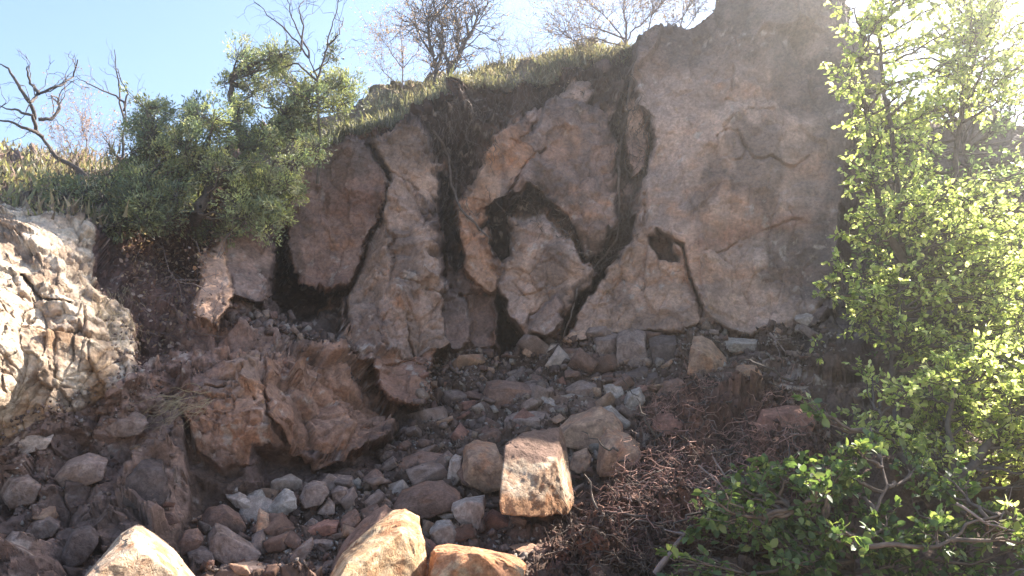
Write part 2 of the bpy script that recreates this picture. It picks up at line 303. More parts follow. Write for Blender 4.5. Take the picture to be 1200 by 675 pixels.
CRACKS = [ # polyline, width px, depth m
 ([(430,166),(440,183),(452,200),(459,214),(452,240),(448,262)],3.4,.45),([(448,262),(432,295),(418,325),(404,352),(402,402)],2.8,.4),
 ([(459,210),(478,213),(490,230),(507,244)],1.6,.12),([(446,225),(446,248)],1.3,.08),([(515,262),(519,300),(521,345)],2,.15),
 ([(770,275),(800,292),(812,340),(824,378)],2.1,.28),([(857,45),(860,78),(858,106)],2.0,.05),([(828,297),(850,286),(870,276),(888,270)],1.3,.06),([(888,270),(920,255),(942,250)],1.8,.09),
 ([(842,160),(853,152),(864,155),(873,170),(870,184),(856,186),(843,176),(842,160)],1.5,.05),([(864,152),(874,172),(884,183),(905,181),(930,189)],1.6,.06),
 ([(850,115),(866,120),(880,125),(906,128)],1.3,.045),([(753,200),(757,230),(755,268)],1.6,.11),([(640,172),(618,190),(605,220),(590,238)],1.8,.10),
 ([(622,180),(612,168),(598,165)],1.3,.05),([(610,345),(640,338),(665,325)],1.4,.06),([(600,330),(620,350)],1.2,.04),([(700,330),(718,352),(725,378)],1.2,.05),
 ([(20,310),(40,335),(60,352),(78,362)],2.4,.14),([(90,300),(95,350),(100,400),(92,440)],1.6,.06),([(0,270),(25,282),(45,300)],2,.08),
 ([(250,370),(262,420),(258,440)],1.6,.05),([(300,395),(305,440)],1.6,.05),([(235,400),(262,395),(290,405)],1.4,.05),([(240,470),(280,460),(300,480)],1.4,.05),([(320,440),(360,450),(400,446)],1.6,.06),([(380,468),(385,490),(420,495),(460,490)],1.5,.06),
 ([(432,300),(470,330),(518,350)],1.4,.05),([(440,300),(435,340),(442,400)],2.2,.06),([(450,428),(480,425),(500,432)],1.8,.08),([(475,385),(478,400),(492,420)],2,.07),
 ([(800,210),(840,215),(890,205)],1.1,.02),([(905,180),(930,192),(950,175)],1.6,.05),([(700,280),(720,300),(745,285)],1.5,.05),
]
P0 = unproj(U_, V_, D_)
wn = np.stack([fbm(P0*2.6, 4, 21), fbm(P0*2.6+31, 4, 22)], -1)
Uw = U_+7*wn[..., 0]; Vw = V_+7*wn[..., 1]
fineW = np.stack([fbm(P0*9, 3, 23), fbm(P0*9+11, 3, 24)], -1)
Uc = U_+5*fineW[..., 0]+5*wn[..., 0]; Vc = V_+5*fineW[..., 1]+5*wn[..., 1]
break_ = smooth(-.35, .15, fbm(P0*2.2+77, 3, 25))

OFF = np.zeros(U_.shape); RID = np.full(U_.shape, -1); ROUGH = np.zeros(U_.shape+(3,)); ROUGH[:] = (.07, .075, .035)
colA = np.zeros(U_.shape+(3,)); colB = colA.copy(); colA[:] = (.175, .122, .098); colB[:] = (.10, .07, .056)
SOFT = ('soil_overhang', 'root_hollow', 'soil_strip', 'cleft', 'crevice', 'cave', 'hollow', 'gully')
for i, (nm, tgt, poly, prot, tilt, edge, ca, cb, amp, lab) in enumerate(REG):
    pa = np.array(poly, float); m = (U_ > pa[:, 0].min()-30) & (U_ < pa[:, 0].max()+30) & (V_ > pa[:, 1].min()-30) & (V_ < pa[:, 1].max()+30) & ~istop
    if not m.any(): continue
    u = Uc[m]; v = Vc[m]; sd = sdpoly(u, v, poly); w = smooth(0, min(edge, 5+edge*.15) if tgt == 'cliff' and prot > -.1 and edge < 50 else edge, sd); c = pa.mean(0)
    rocky = nm.startswith('rock') or nm in ('pillar_foot', 'rust_ledge')
    if rocky and tgt == 'cliff' and prot > .05 and edge < 50: sd = sd+5.5+3*fineW[m][:, 1]; w = smooth(0, 4+edge*.12, sd)
    val = prot+tilt[0]*(u-c[0])+tilt[1]*(v-c[1])
    o = OFF[m]; o = np.where(sd > 0, o*(1-w)*(w > 0)+val*w+0*o, o)
    if tgt == 'cliff': o = o-.05*np.exp(-(sd/1.4)**2)*(0.5 if abs(prot) < .06 else 1)*break_[m]
    OFF[m] = o; ins = sd > 0
    for arr, x in ((colA, ca), (colB, cb), (ROUGH, amp)):
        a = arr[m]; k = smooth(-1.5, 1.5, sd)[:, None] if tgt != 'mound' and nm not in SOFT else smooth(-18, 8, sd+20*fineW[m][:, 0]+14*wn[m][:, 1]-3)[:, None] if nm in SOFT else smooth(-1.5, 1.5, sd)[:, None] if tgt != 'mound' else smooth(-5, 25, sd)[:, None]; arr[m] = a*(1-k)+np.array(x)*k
    r = RID[m]; r[ins] = i; RID[m] = r
for pts, wd, dp in CRACKS:
    pa = np.array(pts, float); m = (U_ > pa[:, 0].min()-20) & (U_ < pa[:, 0].max()+20) & (V_ > pa[:, 1].min()-20) & (V_ < pa[:, 1].max()+20) & ~istop
    d = sdline(U_[m]+2.2*fineW[m][:, 0]+1.2*wn[m][:, 0], V_[m]+2.2*fineW[m][:, 1]+1.2*wn[m][:, 1], pts); bk_ = np.ones(m.sum()) if dp >= .1 else break_[m]; OFF[m] -= dp*np.exp(-(d/(wd*.45+wd*.35*bk_))**2)*(.2+.8*bk_)
# plateau / hill rows
colA[istop] = (.17, .15, .085); colB[istop] = (.24, .19, .14); ROUGH[istop] = (.10, .08, .04)
leftt = istop & (U_ < 330); colA[leftt] = (.25, .19, .165); colB[leftt] = (.17, .135, .10)
ROUGH[leftt] = (.14, .13, .06)

B0 = unproj(U_, V_, D_-OFF)
# smooth base normals
def normals(P):
    du = np.gradient(P, axis=1); dv = np.gradient(P, axis=0); n = np.cross(du, dv); n /= np.linalg.norm(n, axis=-1, keepdims=True)+1e-9
    return n
Nn = normals(P0); Nn = np.where((Nn[..., 1] > 0)[..., None] & (Nn[..., 2] < .2)[..., None], -Nn, Nn)
Nn = Nn*.7+np.array([0, -.3, .0]); Nn /= np.linalg.norm(Nn, axis=-1, keepdims=True)
f1, e1, h1 = facets(B0, 1.7, (1.25, 1, .75), 1, 1.15)
f2, e2, h2 = facets(B0, 5.2, (1.2, 1, .75), 2, 1.15)
f3, e3, h3 = facets(B0, 15., (1, 1, 1.2), 3, 1.2, .3)
n1 = fbm(B0*1.1, 5, 7); n3 = fbm(B0*22, 3, 9)
crk = -np.exp(-(e2/.05)**2)*.5*smooth(0.1, .5, fbm(B0*1.3, 2, 31)+.25)
disp = ROUGH[..., 0]*(f1*1.0+n1*.12)+ROUGH[..., 1]*(f2*.75+crk*.6)+ROUGH[..., 2]*(f3*.8+n3*.25)
disp = disp-.022*np.exp(-(e1/.022)**2)*smooth(-.1, .2, fbm(B0*1.4+3, 3, 32))-.012*np.exp(-(e2/.03)**2)*smooth(.0, .3, fbm(B0*1.1+13, 3, 33))
W = B0+Nn*disp[..., None]
W32 = W.astype(np.float32)

# colours
q = smooth(-.35, .35, fbm(B0*1.7, 5, 41))[..., None]; Cc = colA*(1-q)+colB*q
cv1 = (1+.25*(_f(h2)-.5)+.16*(_f(h1)-.5))[..., None]; Cc = Cc*cv1
ROUGHDUMMY = 0
def isr(*names): return np.isin(RID, [i for i, r in enumerate(REG) if r[0] in names])
# rust bands on the big slab and ochre on the ledges
slab = isr('rock_slab', 'rock_face', 'rock_block', 'rock_pillar', 'rust_ledge', 'rock_ledge')
st = smooth(.18, .45, fbm(B0*np.array([1.6, 1.6, 3.2])+7, 4, 43))*slab
Cc = Cc*(1-.55*st[..., None])+np.array(ORANGE)*.55*st[..., None]
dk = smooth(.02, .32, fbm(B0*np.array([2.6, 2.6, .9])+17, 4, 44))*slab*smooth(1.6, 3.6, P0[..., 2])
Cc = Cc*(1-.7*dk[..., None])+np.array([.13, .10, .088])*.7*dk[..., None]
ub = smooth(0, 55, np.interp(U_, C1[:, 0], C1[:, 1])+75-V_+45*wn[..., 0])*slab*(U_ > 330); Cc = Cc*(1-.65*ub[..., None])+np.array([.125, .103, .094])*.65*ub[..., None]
band = np.exp(-(sdline(U_+10*wn[..., 0], V_+10*wn[..., 1], [(825,288),(860,272),(900,260),(945,245)])/9)**2)*slab
Cc = Cc*(1-.6*band[..., None])+np.array([.33, .17, .11])*.6*band[..., None]
# dark weathered top of the cliff
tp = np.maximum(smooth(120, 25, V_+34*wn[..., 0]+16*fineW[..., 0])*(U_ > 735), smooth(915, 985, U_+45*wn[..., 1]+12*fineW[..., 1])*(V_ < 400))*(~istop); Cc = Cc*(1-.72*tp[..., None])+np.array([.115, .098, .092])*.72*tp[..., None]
# lichen on outcrop, white flecks elsewhere
oc = isr('outcrop'); li = smooth(-.02, .16, fbm(B0*9, 5, 46))*oc; Cc = Cc*(1-li[..., None]*.7)+np.array([.62, .565, .46])*.7*li[..., None]
oc2 = smooth(.12, .3, fbm(B0*3.1+5, 4, 47))*oc*smooth(330, 400, V_); Cc = Cc*(1-.6*oc2[..., None])+np.array([.34, .22, .12])*.6*oc2[..., None]
fl = smooth(.30, .42, fbm(B0*16+9, 3, 48))*smooth(.0, .3, fbm(B0*2+9, 3, 49))*(~istop); Cc = Cc*(1-.6*fl[..., None])+np.array([.45, .41, .37])*.6*fl[..., None]
Cc = np.clip(Cc*np.array([1.09, .98, .925]), .015, .8)

def surf(u, v):
    """world point of the built ground seen at photo pixel u,v (from the face rows)"""
    j = int(np.clip(round((u+170)/1540*(NU-1)), 0, NU-1)); i = int(np.clip(round((790-v)/(790-c1[j])*(NF-1)), 0, NF-1))
    return W[i, j]
def top_surf(u, t):
    j = int(np.clip(round((u+170)/1540*(NU-1)), 0, NU-1)); return W[NF+int(t*(NT-1)), j]

# faces by target
TG = {'ground': 0, 'bank': 1, 'cliff': 2, 'mound': 3, 'outcrop': 4, 'hilltop': 5}
tgt_of = np.array([TG[r[1]] for r in REG]+[0])
code = RID[:-1, :-1].copy(); tg = tgt_of[code]; tg[istop[1:, :-1]] = 5
solo = {i for i, r in enumerate(REG) if r[1] == 'cliff' and r[9]}
idx = np.arange(NR*NU).reshape(NR, NU)
quads = np.stack([idx[:-1, :-1], idx[:-1, 1:], idx[1:, 1:], idx[1:, :-1]], -1)
def part(name, mask, mat, parent=None):
    q = quads[mask]
    if not len(q): return None
    un, inv = np.unique(q.ravel(), return_inverse=True)
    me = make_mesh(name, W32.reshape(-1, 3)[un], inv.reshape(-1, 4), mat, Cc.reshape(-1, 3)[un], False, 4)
    return link(name, me, parent)
cliffmask = (tg == 2) & ~np.isin(code, list(solo))
ground = set_props(part('scree_slope', tg == 0, MAT_SCREE), 'brown earthy scree slope of broken rock below the cliff', kind='structure')
bank = set_props(part('bank', tg == 1, MAT_SCREE), 'dark stony earth bank under the white outcrop', kind='structure')
mound = set_props(part('soil_mound', tg == 3, MAT_SCREE), 'slipped reddish soil mound full of roots', kind='structure')
hill = set_props(part('hilltop', tg == 5, MAT_SCREE), 'grassy stony slope above the cliff edge', kind='structure')
cliff = set_props(part('cliff', cliffmask, MAT_CLIFF), 'broken brown cliff face', kind='structure')
for i in sorted(solo):
    nm = REG[i][0]
    o = part(nm, (tg == 2) & (code == i), MAT_CLIFF, cliff)
    if o: o['label'] = REG[i][9]
set_props(part('rock_outcrop', tg == 4, MAT_CLIFF), REG[-1][9], 'rock outcrop')

# skirts: ground towards and behind the camera, land to both sides and behind the crest
def strip(name, rows, mat, col, label):
    R = np.array(rows); n, m = R.shape[:2]; I = np.arange(n*m).reshape(n, m)
    Q = np.stack([I[:-1, :-1], I[:-1, 1:], I[1:, 1:], I[1:, :-1]], -1).reshape(-1, 4)
    V = R.reshape(-1, 3); V = V+np.stack([0*V[:, 0], 0*V[:, 0], .0*V[:, 0]], -1)
    me = make_mesh(name, V, Q, mat, np.tile(col, (len(V), 1))*(1+.4*fbm(V*.8, 3, 5))[:, None], False, 4)
    return set_props(link(name, me), label, kind='structure')
b = W[0, ::4]
front = [b, b*[1, 1, 1]+[0, -.8, -.28], b+[0, -1.9, -.6], b*[2, 0, 0]+[0, -.5, .0], b*[6, 0, 0]+[0, -20, 0], b*[60, 0, 0]+[0, -400, -3]]
strip('ground', front, MAT_SCREE, (.46, .38, .30), 'unseen ground in front of the slope, made pale to bounce light')  # unseen ground, colour chosen pale to bounce sun into the shaded rock
t = W[-1, ::4]
back = [t, t+[0, .6, -.05], t+[0, 2.5, -.5], t*[1.6, 1, 1]+[0, 14, -2.5], t*[12, 1, 0]+[0, 120, .5], t*[60, 1, 0]+[0, 500, -2]]
strip('plateau', back, MAT_SCREE, (.2, .17, .12), 'stony land behind the cliff top')
le = W[::6, 0]; strip('left_slope', [le, le+[-1.5, .3, -.1], le+[-6, 1, -.6], le*[1, 1, .5]+[-40, 0, 0], le*[1, 1, 0]+[-400, 0, -2]], MAT_SCREE, (.18, .14, .12), 'stony slope running on to the left')
ri = W[::6, -1]; strip('right_slope', [ri, ri+[1.5, -.2, -.2], ri+[6, -.5, -1.2], ri*[1, 1, .4]+[40, 0, 0], ri*[1, 1, 0]+[400, 0, -2]], MAT_SCREE, (.18, .14, .12), 'stony slope running on to the right')

# ------------------------------------------------------------------ stones
_ico = {}
def ico(sub):
    if sub not in _ico:
        bm = bmesh.new(); bmesh.ops.create_icosphere(bm, subdivisions=sub, radius=1)
        V = np.array([v.co[:] for v in bm.verts]); Fc = np.array([[v.index for v in f.verts] for f in bm.faces]); bm.free()
        _ico[sub] = (V/np.linalg.norm(V, axis=1)[:, None], Fc)
    return _ico[sub]
def hull_planes(pts):
    bm = bmesh.new()
    for p in pts: bm.verts.new(p)
    bmesh.ops.convex_hull(bm, input=bm.verts[:]); c = np.mean(pts, 0); out = []
    bm.normal_update()
    for f in bm.faces:
        n = np.array(f.normal); p = np.array(f.verts[0].co); d = n@(p-c)
        if d < 0: n, d = -n, -d
        if d > 1e-5: out.append((n, d))
    bm.free(); return c, out
def hull_mesh(pts, lev):
    bm = bmesh.new()
    for p in pts: bm.verts.new(p)
    r = bmesh.ops.convex_hull(bm, input=bm.verts[:]); bmesh.ops.delete(bm, geom=[v for v in bm.verts if not v.link_faces], context='VERTS')
    bmesh.ops.triangulate(bm, faces=bm.faces[:]); bm.normal_update(); bm.verts.index_update()
    V = np.array([v.co[:] for v in bm.verts]); Fc = np.array([[v.index for v in f.verts] for f in bm.faces]); bm.free()
    c = V.mean(0); fc = V[Fc]; n = np.cross(fc[:, 1]-fc[:, 0], fc[:, 2]-fc[:, 0]); fl = (n*(fc.mean(1)-c)).sum(1) < 0; Fc[fl] = Fc[fl][:, ::-1]
    for _ in range(lev):
        E = np.concatenate([Fc[:, [0, 1]], Fc[:, [1, 2]], Fc[:, [2, 0]]]); E = np.sort(E, 1); un, inv = np.unique(E, axis=0, return_inverse=True); inv = inv.ravel()
        n0 = len(V); V = np.concatenate([V, (V[un[:, 0]]+V[un[:, 1]])/2]); m = len(Fc); a, b, c_ = inv[:m]+n0, inv[m:2*m]+n0, inv[2*m:]+n0
        Fc = np.concatenate([np.stack([Fc[:, 0], a, c_], 1), np.stack([a, Fc[:, 1], b], 1), np.stack([c_, b, Fc[:, 2]], 1), np.stack([a, b, c_], 1)])
    return V, Fc
def solid(planes, sub, size, seed, rough=.05, pw=34, mid=.05, pts=None):
    if pts is not None:
        V0, Fc = hull_mesh(pts, sub); D = V0/(np.linalg.norm(V0, axis=1)[:, None]+1e-9)
    else: D, Fc = ico(sub)
    N = np.array([p[0] for p in planes]); d = np.array([p[1] for p in planes])
    g = np.maximum(D@N.T/d[None], 1e-4); gm = g.max(1); r = 1/(gm*((g/gm[:, None])**pw).sum(1)**(1/pw))
    V = D*r[:, None]; Q = V/size
    f, e, h = facets(Q+seed*7.7, 3.2, (1, 1, 1), seed, 1.2, .4)
    f2_, _, _ = facets(Q+seed*3.1, 9., (1, 1, 1), seed+1, 1.2, .5)
    V = V+D*(size*(mid*.5*f+rough*.28*f2_+.010*fbm(Q*9+seed, 3, seed)))[:, None]
    return V, Fc, Q, h
def stone_colour(V, Q, h, A, Bc, seed, stain=None, stain_amt=.3, dirt=.25):
    q = smooth(-.3, .3, fbm(Q*4+seed, 6, seed, .65))[:, None]; C = np.array(A)*(1-q)+np.array(Bc)*q
    C = C*(1+.22*(_f(h)-.5))[:, None]
    if stain is not None:
        s = (smooth(.0, .3, fbm(Q*2.6+seed+9, 5, seed+3, .62)-.25+stain_amt))[:, None]; C = C*(1-s)+np.array(stain)*s
    s = (smooth(.1, .4, fbm(Q*4.5+seed+5, 5, seed+8, .65))*dirt)[:, None]; C = C*(1-s)+np.array([.13, .088, .074])*s
    return np.clip(C*np.array([1.07, .98, .93]), .02, .8)
PAL = {'grey': ((.31, .245, .215), (.24, .18, .155)), 'pale': ((.46, .40, .36), (.35, .29, .255)), 'blue': ((.43, .385, .345), (.33, .285, .25)),
       'tan': ((.42, .29, .205), (.30, .205, .155)), 'brown': ((.26, .172, .137), (.19, .125, .102)), 'ochre': ((.46, .31, .18), (.56, .44, .30)),
       'red': ((.33, .18, .138), (.23, .13, .105)), 'dark': ((.15, .12, .112), (.105, .08, .072)), 'cream': ((.52, .44, .34), (.38, .27, .19)), 'orange': ((.44, .23, .125), (.33, .18, .11))}
STAIN = {'tan': ORANGE, 'ochre': (.36, .20, .11), 'cream': (.33, .18, .10), 'grey': (.2, .14, .11), 'brown': (.24, .14, .10), 'orange': (.44, .33, .22)}
def stone(outline, label, pal='grey', thick=None, ridge=None, D=None, sub=3, lift=0., name='stone', cat='stone', group='larger stones of the rockfall', seed=None, back=.75, mat=None, shadef=None, mid=.05, face=None):
    """outline: photo pixels of the front outline; given real distance, depth and a broken surface"""
    o = np.array(outline, float); seed = seed if seed is not None else int(abs(o.sum())) % 997
    r = np.random.default_rng(seed); c = o.mean(0); vb = o[:, 1].max(); ub = o[o[:, 1] > vb-6, 0].mean()
    if D is None: D = surf(np.clip(c[0]*.6+ub*.4, -150, 1300), min(vb-2, 760))[1]
    wpx = max(np.ptp(o[:, 0]), np.ptp(o[:, 1])); wm = wpx*D/F; wmin = min(np.ptp(o[:, 0]), np.ptp(o[:, 1]))*D/F
    th = thick if thick else .5*wmin+.3*wm*.5
    D0 = D-th*.35-lift
    hh = np.ptp(o[:, 1]); sx = r.uniform(-.10, .10)*np.ptp(o[:, 0]); kf = r.uniform(.66, .84) if back == .75 else .95
    of = c+(o-c)*np.array([.93, kf])+np.array([sx*.5, (1-kf)*.5*hh])
    tl, tv = face or (r.uniform(-.25, .25), .15); front = unproj(of[:, 0], of[:, 1], D0+(tl*(of[:, 0]-c[0])/wpx-tv*(of[:, 1]-c[1])/wpx+r.uniform(-.03, .08, len(o)))*th)
    ob = c+(o-c)*np.array([.95, .9])+np.array([-sx*.4, -.05*hh]); bk = unproj(ob[:, 0], ob[:, 1], D0+th*(r.uniform(.75, 1., len(o))+.25*(c[1]-ob[:, 1])/wpx))
    pts = [*front, *bk]
    if ridge is None: ridge = [] if r.random() < .5 else [(c[0]+r.uniform(-.25, .25)*np.ptp(o[:, 0]), c[1]+r.uniform(-.3, .0)*np.ptp(o[:, 1]), .25)]+([(c[0]+r.uniform(-.3, .3)*np.ptp(o[:, 0]), c[1]+r.uniform(-.1, .25)*np.ptp(o[:, 1]), .2)] if r.random() < .4 else [])
    for (u, v, k) in ridge: pts.append(unproj(u, v, D0-k*th))
    pts = [np.array(p) for p in pts]; cc, pl = hull_planes(pts)
    V, Fc, Q, h = solid(pl, sub, wm*.5, seed % 50, pw=260, mid=mid*1.3, pts=np.array(pts)-cc)
    A, Bc = PAL[pal]; C = stone_colour(V, Q, h, A, Bc, seed % 50, STAIN.get(pal), .18)
    if shadef is not None: C = shadef(V+cc, Q, C)
    me = make_mesh(name, V, Fc, mat or MAT_HERO, C); ob_ = link(name, me, None, cc)
    return set_props(ob_, label, cat, group)

def hero_col(V, Q, C):   # brown rough top, pale middle, orange foot
    u, v = proj(V); n = 7*fbm(Q*3, 4, 2)
    C = C.copy(); b = smooth(551, 543, v+n*2.2+.16*(u-590))[:, None]; C = C*(1-b)+np.array([.20, .125, .095])*b
    o = smooth(575, 583, v+n-.12*(u-590))[:, None]*.8; C = C*(1-o)+np.array([.40, .20, .10])*o
    return C
stone([(593,518),(612,507),(655,500),(661,516),(670,570),(672,601),(640,606),(588,603),(585,590),(592,548)],'big block with brown top, pale middle and orange foot standing in sun','cream',ridge=[(652,540,.1)],face=(1.5,.9),sub=5,name='boulder',cat='boulder',group='sunlit boulders',seed=3,shadef=hero_col,thick=.42,lift=.1,mid=.03,back=.9)
stone([(383,690),(400,655),(440,618),(462,600),(478,597),(495,606),(500,625),(497,690)],'ochre pitted boulder with rounded peak cut off by the bottom edge of the photo','ochre',ridge=[(468,625,.2)],face=(1.3,.5),sub=5,name='boulder',cat='boulder',group='sunlit boulders',seed=5,D=3.95,lift=0,thick=.5,mid=.05)
stone([(498,690),(508,640),(520,637),(560,643),(603,652),(618,664),(616,692)],'low rust orange slab with pale edge beside the ochre boulder','orange',ridge=[(560,648,.25)],face=(.5,.6),sub=5,name='boulder',cat='boulder',group='sunlit boulders',seed=8,D=4.0,thick=.45)
stone([(88,690),(118,655),(140,625),(157,616),(166,617),(200,645),(236,690)],'pointed cream boulder at the lower left cut off by the bottom edge','cream',ridge=[(158,640,.25)],face=(.9,.6),sub=5,name='boulder',cat='boulder',group='sunlit boulders',seed=12,D=3.85,lift=0,thick=.6,mid=.04)
